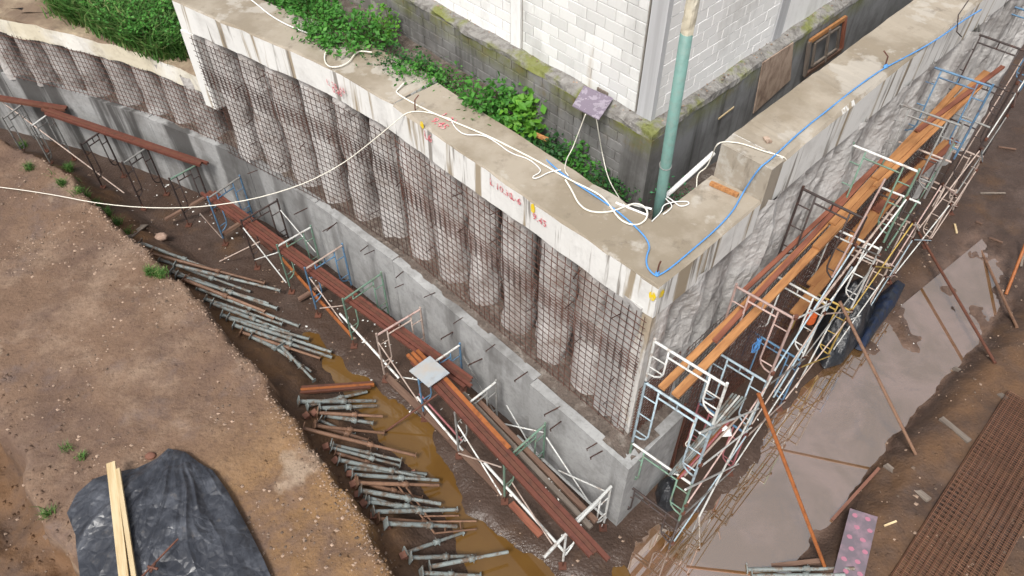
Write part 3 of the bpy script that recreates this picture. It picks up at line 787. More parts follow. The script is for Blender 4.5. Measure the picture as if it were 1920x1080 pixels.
gi = [isect(CAPN - 1.0, CAPM - 1.0), isect(PN - .3, PMm - .3)]
patch('gap_soil', [isect(CAPN - 1.0, CAPM - 1.0), isect(CAPN - 1.0, CAPM - 1.0) + U * 5.5, Vector((-7.5, 17.6)), Vector((-9, 22)), isect(PN - .3, PMm - .3) + U * 9, isect(PN - .3, PMm - .3), isect(PN - .3, PMm - .3) + V * 13, isect(CAPN - 1.0, CAPM - 1.0) + V * 14], gapz, 'ledge_soil', 0.22)
FB = offset_path(FAR, -0.50)
bz = lambda X, Y: 4.28 + 0.10 * fbm(X * 0.9, Y * 0.9, 121, 4) + 0.05 * (Y - 18)* (Y > 18)
patch('backfill_soil', [Vector((-6.9, 15.9))] + FB + [Vector((-27, 34)), Vector((-6.3, 34)), Vector((-6.6, 17.0))], bz, 'backfill', 0.25)

# ------------------------------------------------------------------ building
Bc = isect(BN, BM)
bld = thing('building', 'white painted concrete block building corner with a grey rendered column', 'building', v3(Bc, 7.0))
_blk = {}
def blockmesh(mat, L, h, dp):
    k = (mat, round(L, 3))
    if k not in _blk:
        mb = MB(); c = 0.008
        mb.box((0, dp / 2 - c, 0), (L / 2, 0, 0), (0, dp / 2 - c, 0), (0, 0, h / 2))
        x, z = L / 2, h / 2; y0, y1 = 0, -c
        vs = [(-x, y0, -z), (x, y0, -z), (x, y0, z), (-x, y0, z), (-x + c, y1, -z + c), (x - c, y1, -z + c), (x - c, y1, z - c), (-x + c, y1, z - c)]
        mb.add(vs, [(4, 5, 6, 7), (0, 1, 5, 4), (1, 2, 6, 5), (2, 3, 7, 6), (3, 0, 4, 7)])
        me = mb.mesh('block'); me.materials.append(MATS[mat]); _blk[k] = me
    return _blk[k]
def block_wall(parent, start, dirv, nrm, s0, s1, z0, z1, mat, mortar, depth=0.012, L=0.40, h=0.20, j=0.012, name='block', maxn=300, seed=0, out=0.0):
    """running-bond wall of separate blocks; front faces jut `depth` beyond the mortar sheet"""
    rs = random.Random(seed); ang = math.atan2(dirv.y, dirv.x)
    # local x along the wall, local -y must be the outward normal
    ex = dirv if (Vector((dirv.y, -dirv.x)) - nrm).length < 0.2 else -dirv
    ang = math.atan2(ex.y, ex.x); cnt = 0; row = 0; z = z0
    while z < z1 - 0.02:
        hh = min(h, z1 - z); s = s0 - (L / 2 if row % 2 else 0)
        while s < s1 - 0.02:
            a, c = max(s, s0), min(s + L, s1)
            if c - a > 0.05 and cnt < maxn:
                p = start + dirv * ((a + c) / 2) + nrm * (out + depth + rs.uniform(-.003, .004) - 0.02)
                o = link(name, blockmesh(mat, c - a - j, h - j, 0.06), None, parent, v3(p + nrm * 0.02, z + hh / 2))
                o.rotation_euler.z = ang
                if hh < h - 0.01: o.scale.z = hh / h
                cnt += 1
            s += L
        z += h; row += 1
    return cnt
ZT = 9.6
def slab(mb, start, d, nrm, s0, s1, z0, z1, out, thick):
    a = start + d * s0 + nrm * out; c = start + d * s1 + nrm * out
    mb.prism([a, c, c - nrm * thick, a - nrm * thick] if (c - a).x * (-nrm.y) - (c - a).y * (-nrm.x) > 0 else [a, a - nrm * thick, c - nrm * thick, c], z0, z1)
# left white wall: column, bare blocks, whitewashed stretch
mb = MB(); slab(mb, Bc, U, N, 0.33, 9.0, 7.0, ZT, -0.012, 0.2); obj('wall', mb, 'mortar', bld)
mb = MB(); slab(mb, Bc, V, M, 0.06, 15.0, 7.0, ZT, -0.008, 0.2); obj('wall', mb, 'mortar_white', bld)
n1 = block_wall(bld, Bc, U, N, 0.345, 3.02, 7.0, ZT, 'white_block', None, 0.0, seed=1, out=0.0, j=0.009)
n2 = block_wall(bld, Bc, U, N, 3.34, 8.6, 7.0, ZT, 'white_render', None, 0.0, seed=2, maxn=100, out=0.0)
n3 = block_wall(bld, Bc, V, M, 0.10, 3.5, 7.0, ZT, 'white_render', None, -0.004, seed=3, maxn=130, j=0.003)
mb = MB(); slab(mb, Bc, V, M, 3.86, 7.2, 7.0, ZT, 0.004, 0.1); obj('render_panel', mb, 'white_render', bld)
mb = MB(); slab(mb, Bc, V, M, 7.55, 15, 7.0, ZT, 0.004, 0.1); obj('render_panel', mb, 'white_render', bld)
mb = MB(); mb.prism([isect(BN + .02, BM + .012), isect(BN + .02, BM + .012) + U * 0.30, isect(BN + .02, BM + .012) + U * .3 - N * .25, isect(BN - .25, BM - .25), isect(BN + .02, BM + .012) + V * 0.11 - M * .2, isect(BN + .02, BM + .012) + V * 0.11][::-1], 6.99, ZT); obj('column', mb, 'column_render', bld)
mb = MB(); slab(mb, Bc, U, N, 3.05, 3.30, 7.0, ZT, 0.035, 0.2); obj('column', mb, 'white_render', bld)
mb = MB(); slab(mb, Bc, V, M, 3.53, 3.84, 7.0, 8.35, 0.03, 0.2); obj('column', mb, 'column_render', bld)
mb = MB(); slab(mb, Bc, V, M, 3.50, 3.85, 8.36, ZT, -0.03, 0.2); obj('column', mb, 'rough_concrete', bld)
mb = MB(); slab(mb, Bc, V, M, 7.22, 7.52, 7.0, ZT, 0.02, 0.2); obj('column', mb, 'rough_concrete', bld)
mb = MB(); slab(mb, Bc, U, N, 0, 9.0, ZT + .003, ZT + .2, 0.0, 3.0); slab(mb, Bc - N * 0, V, M, 0.5, 15, ZT + .004, ZT + .2, -0.002, 3.0); obj('roof_slab', mb, 'rough_concrete', bld)
# foundation wall with mossy top
Pc = isect(PN, PMm)
fnd = thing('foundation_wall', 'dark weathered block foundation wall with mossy top under the white building', 'wall', v3(Pc, 4.8))
mb = MB(); slab(mb, Pc, U, N, 0.28, 9.2, 4.8, 6.9, -0.012, 0.35); obj('wall_core', mb, 'plinth_mortar', fnd)
block_wall(fnd, Pc, U, N, 0.30, 7.1, 4.9, 6.9, 'plinth_block', None, 0.0, seed=5, out=0.0, j=0.014)
mb = MB(); slab(mb, Pc, V, M, 0.28, 15, 4.8, 6.9, 0.0, 0.35); obj('plaster_face', mb, 'plinth_plaster', fnd)
mb = MB(); mb.prism([isect(PN + .02, PMm + .02), isect(PN + .02, PMm + .02) + V * 0.27, isect(PN - .3, PMm + .02) + V * .27, isect(PN - .3, PMm - .3), isect(PN + .02, PMm - .3) + U * .27 , isect(PN + .02, PMm + .02) + U * 0.27], 4.8, 6.895); obj('corner_column', mb, 'plinth_block', fnd)
mb = MB(); sweep(mb, [isect(PN, PMm) + U * 0.0, isect(PN, PMm) + U * 9.2], [(0.015, 6.9), (0.0, 6.98), (-0.16, 7.03), (-0.45, 7.03), (-0.45, 6.9)], 0.09, 0.03, 61); obj('mossy_ledge', mb, 'rough_concrete', fnd)
mb = MB(); swr(mb, [isect(PN, PMm) + V * 0.02, isect(PN, PMm) + V * 15], [(0.015, 6.9), (0.0, 6.98), (-0.16, 7.03), (-0.45, 7.03), (-0.45, 6.9)], step=0.09, jit=0.03, seed=62); obj('mossy_ledge', mb, 'rough_concrete', fnd)
# rubble on the ledge
mb = MB(); rs = random.Random(3)
def rock(mb, c, r, rs):
    vs = []; 
    for k in range(6):
        d = [(1, 0, 0), (0, 1, 0), (-1, 0, 0), (0, -1, 0), (0, 0, 1), (0, 0, -1)][k]; q = r * rs.uniform(0.6, 1.2)
        vs.append((c[0] + d[0] * q, c[1] + d[1] * q, c[2] + d[2] * q * 0.7))
    mb.add(vs, [(0, 1, 4), (1, 2, 4), (2, 3, 4), (3, 0, 4), (1, 0, 5), (2, 1, 5), (3, 2, 5), (0, 3, 5)])
for k in range(170):
    dv, nn = (U, N) if k % 2 else (V, M); st = isect(PN, PMm)
    p = st + dv * rs.uniform(0.2, 8.5) - nn * rs.uniform(0.10, 0.24); rock(mb, (p.x, p.y, 7.04), rs.uniform(0.008, 0.03), rs)
o = obj('rubble', mb, 'pebble', fnd); stuff(o)

# board, window frame and post by the foundation wall
bw = PMm
def onR(px, py, off=0.03): return at_plane(px, py, M, bw + off)
q = [onR(1431, 118), onR(1488, 80), onR(1482, 150), onR(1413, 213)]
mb = MB(); m3 = Vector((M.x, M.y, 0))
mb.add(q + [p - m3 * 0.022 for p in q], [(0, 3, 2, 1), (4, 5, 6, 7), (0, 1, 5, 4), (1, 2, 6, 5), (2, 3, 7, 6), (3, 0, 4, 7)])
tag(obj('plywood_sheet', mb, 'ply_wood'), 'worn brown plywood sheet standing against the dark foundation wall', 'plywood')
wf = thing('window_frame', 'old wooden window frame leaning on the foundation wall beside the plywood sheet', 'window frame', onR(1508, 140))
W = [onR(1518, 78, .06), onR(1585, 33, .06), onR(1577, 93, .12), onR(1509, 141, .12)]
def stick(name, p0, p1, w, t, mat, parent, nrm):
    mb = MB(); p0, p1 = Vector(p0), Vector(p1); d = (p1 - p0).normalized(); nrm = Vector(nrm); a = d.cross(nrm).normalized(); nrm = a.cross(d).normalized()
    mb.box((p0 + p1) / 2, d * (p1 - p0).length / 2, a * w / 2, nrm * t / 2); return obj(name, mb, mat, parent)
for a_, b_, mt in ((0, 1, 'orange_wood'), (1, 2, 'red_wood'), (2, 3, 'brown_wood'), (3, 0, 'grey_wood')): stick('rail', W[a_], W[b_], 0.09, 0.05, mt, wf, m3)
I = [W[0].lerp(W[2], .16), W[1].lerp(W[3], .16), W[2].lerp(W[0], .16), W[3].lerp(W[1], .16)]
for a_, b_ in ((0, 1), (1, 2), (2, 3), (3, 0)): stick('inner_rail', I[a_] + m3 * .012, I[b_] + m3 * .012, 0.045, 0.04, 'grey_wood', wf, m3)
stick('mullion', W[0].lerp(W[1], .52) + m3 * .02, W[3].lerp(W[2], .52) + m3 * .02, 0.05, 0.04, 'grey_wood', wf, m3)
tag(stick('batten', onR(1347, 223, .02), onR(1376, 201, .02), 0.03, 0.015, 'pale_wood', None, m3), 'small pale batten stuck on the grey plaster of the foundation wall', 'batten')
pt = thing('pipe_post', 'teal green pipe post with broken rusty concrete top beside the building corner', 'post', (2.42, 9.47, 5.0))
mb = MB(); mb.tube([(2.42, 9.47, 5.0), (2.385, 9.47, 6.6), (2.33, 9.47, 9.17)], 0.088, 16); mb.smooth = True; obj('pipe', mb, 'teal_pipe', pt)
mb = MB(); rows = []
for i in range(9):
    z = 9.16 + 0.09 * i; rows.append([(2.33 + (0.085 + 0.03 * float(vnoise(k * 1.3, i * .9, 5))) * math.cos(k * math.pi / 6), 9.47 + (0.085 + 0.03 * float(vnoise(k * 1.1, i * .8, 8))) * math.sin(k * math.pi / 6), z) for k in range(12)])
mb.grid(rows, True); mb.add([(2.33 + .08 * math.cos(k * math.pi / 6), 9.47 + .08 * math.sin(k * math.pi / 6), 9.87) for k in range(12)], [tuple(range(12))]); obj('concrete_core', mb, 'fascia_yellow', pt)
mb = MB(); mb.tube([(2.375 + .093 * math.cos(a), 9.47 + .093 * math.sin(a), 6.95 + .03 * math.sin(a)) for a in np.linspace(0, 6.28, 14)], 0.008, 5); obj('wire_tie', mb, 'grey_paint', pt)
# patterned tile tipped over the ledge
tl = [at(1095.6, 160, 7.13), at(1150, 184, 7.13), at(1123, 224, 7.10), at(1073, 198, 7.10)]
c = sum(tl, Vector()) / 4; nrm = (tl[1] - tl[0]).cross(tl[3] - tl[0]).normalized(); nrm = nrm if nrm.z > 0 else -nrm
mb = MB(); mb.add(tl + [p - nrm * 0.02 for p in tl], [(0, 1, 2, 3), (7, 6, 5, 4), (0, 4, 5, 1), (1, 5, 6, 2), (2, 6, 7, 3), (3, 7, 4, 0)])
tag(obj('patterned_board', mb, 'tile_print'), 'square purple grey patterned tile tipped over the mossy ledge', 'tile')
tag(stick('wood_scrap', at(1122, 165, 7.1), at(1142, 176, 7.1), .08, .06, 'grey_wood', None, (0, 0, 1)), 'weathered wood scrap on the ledge just above the patterned tile', 'wood scrap')
tag(stick('wood_scrap', at(1004, 252, 6.0), at(1027, 262, 6.0), .07, .05, 'orange_wood', None, (0, 0, 1)), 'short tan wood scrap lying among the weeds in the gap', 'wood scrap')
tag(stick('timber', at(1332, 343, 6.34), at(1384, 366, 6.34), .07, .06, 'orange_wood', None, (0, 0, 1)), 'short orange timber on the low cap beam at the foot of the step', 'timber')
tag(stick('wood_scrap', at(1435, 257, 6.975), at(1443, 267, 6.975), .09, .03, 'ply_wood', None, (0, 0, 1)), 'small square wood chip lying on the high cap beam', 'wood scrap')

# ------------------------------------------------------------------ paint marks on the beams
def mark(txt, p, xdir, updir, size, mat, parent):
    cu = bpy.data.curves.new('mark', 'FONT'); cu.body = txt; cu.size = size; cu.extrude = 0.0015; cu.offset = size * 0.004; cu.resolution_u = 2
    o = bpy.data.objects.new('mark', cu); COL.objects.link(o)
    me = bpy.data.meshes.new_from_object(o.evaluated_get(bpy.context.evaluated_depsgraph_get()))
    bpy.data.objects.remove(o)
    me.materials.clear(); me.materials.append(MATS[mat])
    q = link('paint_mark', me, None, parent, p)
    x = Vector(xdir).normalized(); z = x.cross(Vector(updir)).normalized(); y = z.cross(x)
    q.rotation_euler = Matrix((x, y, z)).transposed().to_euler(); return q
def faceL(px, py, out=0.03): return at_plane(px, py, N, CAPN + out)
u3 = Vector((-U.x, -U.y, 0)); up = Vector((0, 0, 1)); n3 = Vector((N.x, N.y, 0))
d2 = -(CAPP[2] - CAPP[1]).normalized(); d3 = Vector((d2.x, d2.y, 0)); nn2 = Vector((d2.y, -d2.x)); nn2 = nn2 if nn2.y < 0 else -nn2
def face2(px, py, out=.035): return at_plane(px, py, nn2, CAPP[1].dot(nn2) + out)
mark('L 35.45', face2(613, 158), d3, up, 0.19, 'spray_red', lwall)
mark('0.45', face2(624, 172), d3, up, 0.17, 'spray_red', lwall)
mark('L6', faceL(795, 258), u3, up, 0.24, 'spray_red', lwall)
mark('L 10.30', faceL(918, 345), u3, up, 0.19, 'spray_red', lwall)
mark('L-6', faceL(957, 372), u3, up, 0.19, 'spray_red', lwall)
mark('9.45', faceL(998, 409), u3, up, 0.19, 'spray_red', lwall)
mark('9.45', at(806, 226, 6.318), u3, Vector((V.x, V.y, 0)), 0.22, 'spray_red', lwall)
mark('L 31', at(825, 217, 6.318), u3, Vector((V.x, V.y, 0)), 0.20, 'spray_red', lwall)
def blob(p, x, y, w, h, mat, parent, seed):
    rs = random.Random(seed); mb = MB(); x = Vector(x).normalized(); y = Vector(y).normalized()
    mb.add([p + x * math.cos(a) * w * rs.uniform(.75, 1.1) + y * math.sin(a) * h * rs.uniform(.75, 1.1) for a in np.linspace(0, 6.28, 15)[:-1]], [tuple(range(14))]); return obj('paint_mark', mb, mat, parent)
blob(faceL(1223, 556), u3, up, .07, .10, 'spray_yellow', lwall, 1)
blob(at_plane(1241, 551, M, CAPM + .03), Vector((V.x, V.y, 0)), up, .06, .09, 'spray_yellow', rwall, 2)
blob(faceL(999, 391), u3, up, .05, .11, 'spray_yellow', lwall, 3)
blob(faceL(791, 234), u3, up, .06, .08, 'spray_yellow', lwall, 4)

# ------------------------------------------------------------------ cables and hoses
def cable(name, label, cat, pts, r, mat, it=2, n=6):
    mb = MB(); mb.tube(chaikin(pts, it), r, n); mb.smooth = True; return tag(obj(name, mb, mat), label, cat)
zt = 6.33
cable('cable', 'long white cable hanging from the cap beam across the trench to the bank', 'cable',
      [at(845, 223, zt), at(800, 209, zt), at(765, 209, 6.34), at(748, 223, 6.2), at(700, 263, 5.6), at(640, 310, 4.8), at(560, 350, 4.0), at(450, 380, 3.2), at(330, 392, 2.5), at(200, 385, 1.9), at(80, 361, 1.66), at(-40, 346, 1.62)], 0.011, 'white_cable')
cable('hose', 'white hose curving over the far cap beam into the bush', 'hose', [at(455, -12, zt), at(482, 8, zt), at(505, 28, zt), at(540, 48, zt), at(580, 63, 6.36)], 0.014, 'white_plastic')
cable('hose', 'white hose loop lying on the cap beam below the bush', 'hose', [at(614, 92, 6.4), at(607, 105, zt), at(612, 124, zt), at(632, 127, zt), at(655, 117, zt), at(664, 102, zt), at(675, 95, zt), at(697, 98, 6.4)], 0.014, 'white_cable')
cable('hose', 'thick white hose along the near cap beam from the shrubs to the post', 'hose', [at(757, 156, 6.36), at(748, 166, zt), at(741, 173, zt), at(760, 185, zt), at(800, 207, zt), at(860, 232, zt), at(920, 257, zt), at(965, 280, zt), at(1010, 303, zt), at(1060, 333, zt), at(1060 + 40, 352, zt + .03), at(1130, 368, zt), at(1147, 390, zt), at(1160, 410, zt), at(1180, 421, zt), at(1197, 422, zt), at(1212, 412, zt), at(1215, 395, 6.4), at(1204, 384, 6.42), at(1190, 381, zt), at(1172, 387, zt), at(1150, 396, zt), at(1125, 399, zt), at(1100, 395, zt), at(1083, 380, zt), at(1073, 358, zt), at(1060, 337, zt + .05)], 0.015, 'white_cable', 3)
cable('cable', 'thin white cable wriggling beside the thick hose on the near cap beam', 'cable', [at(846, 224, zt), at(853, 240, zt), at(872, 254, zt), at(905, 252, zt), at(930, 266, zt), at(958, 288, zt), at(990, 297, zt), at(1008, 311, zt), at(1016, 322, zt), at(996, 332, zt), at(1005, 336, zt), at(1030, 322, zt), at(1052, 318, 6.36)], 0.010, 'white_plastic')
cable('cable', 'white cable hanging from the left corner of the patterned tile', 'cable', [at(1098, 214, 7.08), at(1086, 245, 6.7), at(1074, 278, 6.3), at(1062, 298, 6.25), at(1058, 320, 6.34), at(1066, 330, 6.34)], 0.009, 'white_cable')
cable('cable', 'white cable hanging from the right corner of the patterned tile', 'cable', [at(1118, 222, 7.08), at(1124, 258, 6.6), at(1130, 292, 6.1), at(1140, 335, 5.9), at(1160, 370, 6.1), at(1172, 385, 6.36)], 0.009, 'white_cable')
for k, (a_, c_) in enumerate((((1155, 380, 6.31), (1213, 403, 6.31)), ((1185, 383, 6.30), (1222, 392, 6.30)))):
    rod('conduit', at(*a_), at(*c_), 0.02, 'white_plastic')
    tag(bpy.data.objects[-1] if False else COL.objects[-1], ['straight white conduit bridging the gap in front of the teal post', 'short white conduit just behind the first one at the teal post'][k], 'conduit')
o = rod('conduit', at(1248, 368, 6.05), at(1338, 287, 6.45), 0.045, 'white_plastic'); tag(o, 'thick white pipe in the gap from the teal post up to the high beam', 'pipe')
cable('cable', 'white cable draped over the end of the high cap beam', 'cable', [at(1306, 353, 6.1), at(1307, 325, 6.2), at(1325, 315, 6.3), at(1336, 290, 6.6), at(1343, 271, 6.98), at(1356, 265, 6.975), at(1390, 268, 6.975), at(1430, 283, 6.975), at(1470, 294, 6.975), at(1475, 300, 6.9)], 0.011, 'white_cable')
cable('cable', 'tangled white cable knot to the right of the teal post', 'cable', [at(1222, 415, zt), at(1240, 398, zt), at(1243, 385, zt), at(1256, 380, zt), at(1268, 378, zt), at(1290, 377, zt), at(1293, 383, zt), at(1275, 388, zt), at(1264, 378, zt), at(1250, 368, 6.3), at(1246, 371, 6.3), at(1262, 385, zt), at(1254, 395, zt), at(1243, 402, zt)], 0.010, 'white_plastic', 2)
cable('hose', 'blue hose along the left cap beam to the tied stub at the corner', 'hose', [at(1008, 285, 6.2), at(1030, 305, zt), at(1062, 332, zt), at(1100, 357, zt), at(1140, 383, zt), at(1165, 402, zt), at(1195, 428, zt), at(1212, 447, zt), at(1219, 463, zt), at(1212, 480, zt), at(1212, 498, zt), at(1222, 512, zt), at(1231, 517, zt)], 0.014, 'blue_hose')
cable('hose', 'blue hose from the corner up over the step and along the right beam', 'hose', [at(1231, 518, zt), at(1250, 508, zt), at(1275, 488, zt), at(1310, 458, zt), at(1345, 428, zt), at(1375, 395, zt), at(1390, 367, zt), at(1400, 350, 6.5), at(1424, 314, 6.97), at(1440, 303, 6.975), at(1460, 285, 6.975), at(1500, 247, 6.975), at(1560, 200, 6.975), at(1610, 160, 6.975), at(1655, 129, 6.975), at(1700, 106, 6.96), at(1740, 84, 6.96), at(1775, 62, 6.96), at(1806, 38, 6.96), at(1840, 18, 6.96)], 0.014, 'blue_hose')
def stub(px, py, z, h, lean, label, tie=None):
    p = at(px, py, z); mb = MB(); mb.tube([p - Vector((0, 0, .05)), p + Vector((lean[0] * .2, lean[1] * .2, h * .75)), p + Vector((lean[0], lean[1], h))], 0.013, 6); o = tag(obj('rebar_stub', mb, 'rebar_red'), label, 'rebar stub')
    if tie: mb = MB(); mb.tube([p + Vector((0, 0, .02)), p + Vector((.01, .01, .08))], [0.04, 0.028], 8); tag(obj('hose_knot', mb, tie), 'blue hose knot tied at the ' + label.split(' stub')[0] + ' stub', 'knot')
stub(1231, 517, 6.3, 0.30, (0.02, 0.0), 'bent rusty rebar stub at the outer corner of the cap beam', 'blue_hose')
stub(1659, 128, 6.95, 0.30, (-0.10, 0.08), 'hooked rusty rebar stub at the edge of the high beam', 'blue_hose')
stub(778, 208, 6.3, 0.30, (0.09, 0.06), 'hooked dark rebar stub on the near beam by the red figures')
mb = MB(); mb.tube([at(1830, -20, 7.6), at(1797, 28, 7.2), at(1794, 60, 6.9), at(1803, 69, 6.75)], 0.012, 5); tag(obj('rebar_hook', mb, 'dark_steel'), 'tall bent dark rebar hook over the edge of the right beam', 'rebar')

# ------------------------------------------------------------------ vegetation
def leaf(mb, p, s, rs, up=0.4):
    d = Vector((rs.gauss(0, 1), rs.gauss(0, 1), rs.gauss(0, .6) - .1)).normalized(); n = Vector((rs.gauss(0, .7), rs.gauss(0, .7), 1)).normalized()
    a = d.cross(n).normalized(); n = a.cross(d)
    mb.add([p, p + d * s * .5 + a * s * .3 - n * s * .05, p + d * s, p + d * s * .5 - a * s * .3 - n * s * .05], [(0, 1, 2), (0, 2, 3)])
def bush(name, label, cat, blobs, mat, size, dens, group=None, stems=True, seed=0):
    rs = random.Random(seed); base = blobs[0][0]
    root = thing(name, label, cat, base - Vector((0, 0, blobs[0][1][2])), group)
    mb = MB(); st = MB()
    for c, rad in blobs:
        nclump = max(6, int(dens * rad[0] * rad[1] * 62))
        for k in range(nclump):
            while True:
                q = Vector((rs.uniform(-1, 1), rs.uniform(-1, 1), rs.uniform(-1, 1)))
                if 0.25 < q.length < 1: break
            q = q.normalized() * (q.length ** 0.45)
            cc = c + Vector((q.x * rad[0], q.y * rad[1], q.z * rad[2]))
            cs = rs.uniform(0.07, 0.16)
            for j in range(rs.randint(9, 16)):
                leaf(mb, cc + Vector((rs.gauss(0, cs), rs.gauss(0, cs), rs.gauss(0, cs * .6))), size * rs.uniform(.45, 1.5), rs)
            if stems and k % 3 == 0: st.tube([c - Vector((0, 0, rad[2])), cc.lerp(c, .4), cc], 0.006, 4)
    obj('leaves', mb, mat, root)['kind'] = 'stuff'
    if st.v: obj('stems', st, 'stem', root)
    return root
def A(px, py, z, r): return (at(px, py, z), r)
bush('bush', 'large dense green bush spilling over the far cap beam by the grey wall', 'bush', [A(640, 55, 6.4, (.75, .6, .4)), A(600, 30, 6.4, (.6, .5, .35)), A(690, 65, 6.4, (.55, .45, .35)), A(650, 88, 6.35, (.4, .3, .2)), A(575, 8, 6.4, (.55, .5, .35)), A(610, 70, 6.35, (.4, .3, .2))], 'leaf', 0.10, 2.6, seed=1)
bush('creeper', 'slim green creeper climbing the grey foundation wall above the big bush', 'creeper', [A(716, 66, 6.3, (.16, .15, .3)), A(721, 40, 6.5, (.13, .13, .3)), A(726, 20, 6.6, (.12, .12, .25))], 'leaf_bright', 0.09, 7, seed=2)
bush('low_shrub', 'low dark green shrubs in the gap right of the big bush', 'shrub', [A(730, 110, 6.3, (.35, .3, .2)), A(765, 120, 6.25, (.4, .3, .22)), A(745, 135, 6.2, (.3, .25, .18)), A(800, 140, 6.2, (.35, .3, .2))], 'leaf_dark', 0.075, 3.6, seed=3)
bush('low_shrub', 'rounded mid green shrub beside the pale cap beam patch', 'shrub', [A(770, 140, 6.3, (.38, .3, .25)), A(800, 145, 6.25, (.3, .25, .2))], 'leaf', 0.08, 3.6, seed=4)
bush('ground_cover', 'thin strip of low weeds along the middle of the gap', 'weeds', [A(835, 150, 6.15, (.35, .25, .15)), A(865, 165, 6.1, (.35, .25, .15)), A(850, 178, 6.2, (.25, .2, .1)), A(820, 160, 6.2, (.28, .2, .13))], 'leaf', 0.07, 3.6, seed=5)
bush('low_shrub', 'tall bushy green shrub in the gap behind the red paint marks', 'shrub', [A(900, 190, 6.25, (.35, .3, .28)), A(930, 200, 6.2, (.35, .3, .3)), A(935, 170, 6.4, (.22, .2, .3)), A(905, 215, 6.2, (.3, .25, .2)), A(945, 228, 6.1, (.3, .25, .2))], 'leaf', 0.10, 3.6, seed=6)
bush('broadleaf_plant', 'bright green broad leafed plant against the foundation wall', 'plant', [A(985, 215, 6.1, (.28, .25, .32)), A(998, 190, 6.3, (.2, .2, .22)), A(970, 238, 6.0, (.3, .25, .2)), A(1002, 175, 6.4, (.13, .13, .12))], 'leaf_bright', 0.17, 2.6, seed=7)
bush('low_shrub', 'small green shrub in the gap in front of the broad leafed plant', 'shrub', [A(1000, 262, 5.9, (.3, .25, .18)), A(1025, 275, 5.85, (.3, .22, .16)), A(1045, 300, 5.8, (.25, .2, .15))], 'leaf_dark', 0.085, 3.6, seed=8)
bush('low_shrub', 'green shrub growing below the patterned tile', 'shrub', [A(1090, 265, 6.0, (.18, .17, .3)), A(1095, 290, 5.85, (.22, .2, .28)), A(1080, 310, 5.8, (.22, .18, .2))], 'leaf', 0.085, 5, seed=9)
bush('low_shrub', 'small dark shrub in the gap left of the teal post', 'shrub', [A(1120, 325, 5.75, (.2, .17, .2)), A(1128, 345, 5.75, (.2, .15, .14)), A(1170, 360, 5.7, (.18, .12, .1)), A(1145, 352, 5.7, (.2, .12, .12))], 'leaf_dark', 0.075, 5, seed=10)
bush('low_shrub', 'tiny tuft of green at the foot of the teal post', 'shrub', [A(1232, 355, 5.7, (.12, .1, .12)), A(1270, 362, 5.8, (.14, .1, .1))], 'net_green', 0.06, 7, seed=11)
def tuft(mb, p, h, n, rs, spread=0.08, bend=0.6):
    for k in range(n):
        a = rs.uniform(0, 6.28); b0 = p + Vector((rs.gauss(0, spread), rs.gauss(0, spread), 0)); d = Vector((math.cos(a), math.sin(a), 0)); s = Vector((-d.y, d.x, 0)) * 0.009 * (h / .4 + .5)
        hh = h * rs.uniform(.5, 1.2); m1 = b0 + d * hh * bend * .3 + Vector((0, 0, hh * .6)); t = b0 + d * hh * bend + Vector((0, 0, hh * .85))
        mb.add([b0 - s, b0 + s, m1 + s * .8, m1 - s * .8, t], [(0, 1, 2, 3), (3, 2, 4)])
rs = random.Random(9); mb = MB()
gpoly = [(95, -20), (110, 8), (150, 22), (190, 40), (225, 62), (262, 72), (300, 84), (340, 92), (330, 60), (318, 10), (310, -25)]
for k in range(1500):
    while True:
        px, py = rs.uniform(60, 345), rs.uniform(-60, 95)
        if in_poly_sd(np.array([px]), np.array([py]), [(a, c) for a, c in gpoly])[0] > rs.uniform(-14, 4): break
    p = at(px, py, 4.5); p.z = float(bz(np.array(p.x), np.array(p.y))) ; tuft(mb, p, rs.uniform(.3, .75), 12, rs, .12, .7)
stuff(obj('tall_grass', mb, 'grass'))
mb = MB()
for k in range(200):
    px, py = rs.uniform(95, 340), rs.uniform(-50, 80)
    if in_poly_sd(np.array([px]), np.array([py]), [(a, c) for a, c in gpoly])[0] < 3: continue
    p = at(px, py, 4.7)
    for j in range(14): leaf(mb, p + Vector((rs.gauss(0, .2), rs.gauss(0, .2), rs.uniform(0, .3))), .1, rs)
stuff(obj('weed_leaves', mb, 'leaf'))
mb = MB()
for k in range(160):
    px, py = rs.uniform(485, 590), rs.uniform(-40, 22)
    if py > (px - 485) * .42 - 6: continue
    p = at(px, py, 6.1); tuft(mb, p, .3, 8, rs, .15, .6)
    for j in range(10): leaf(mb, p + Vector((rs.gauss(0, .2), rs.gauss(0, .2), rs.uniform(0, .3))), .09, rs)
stuff(obj('ground_cover', mb, 'leaf'))
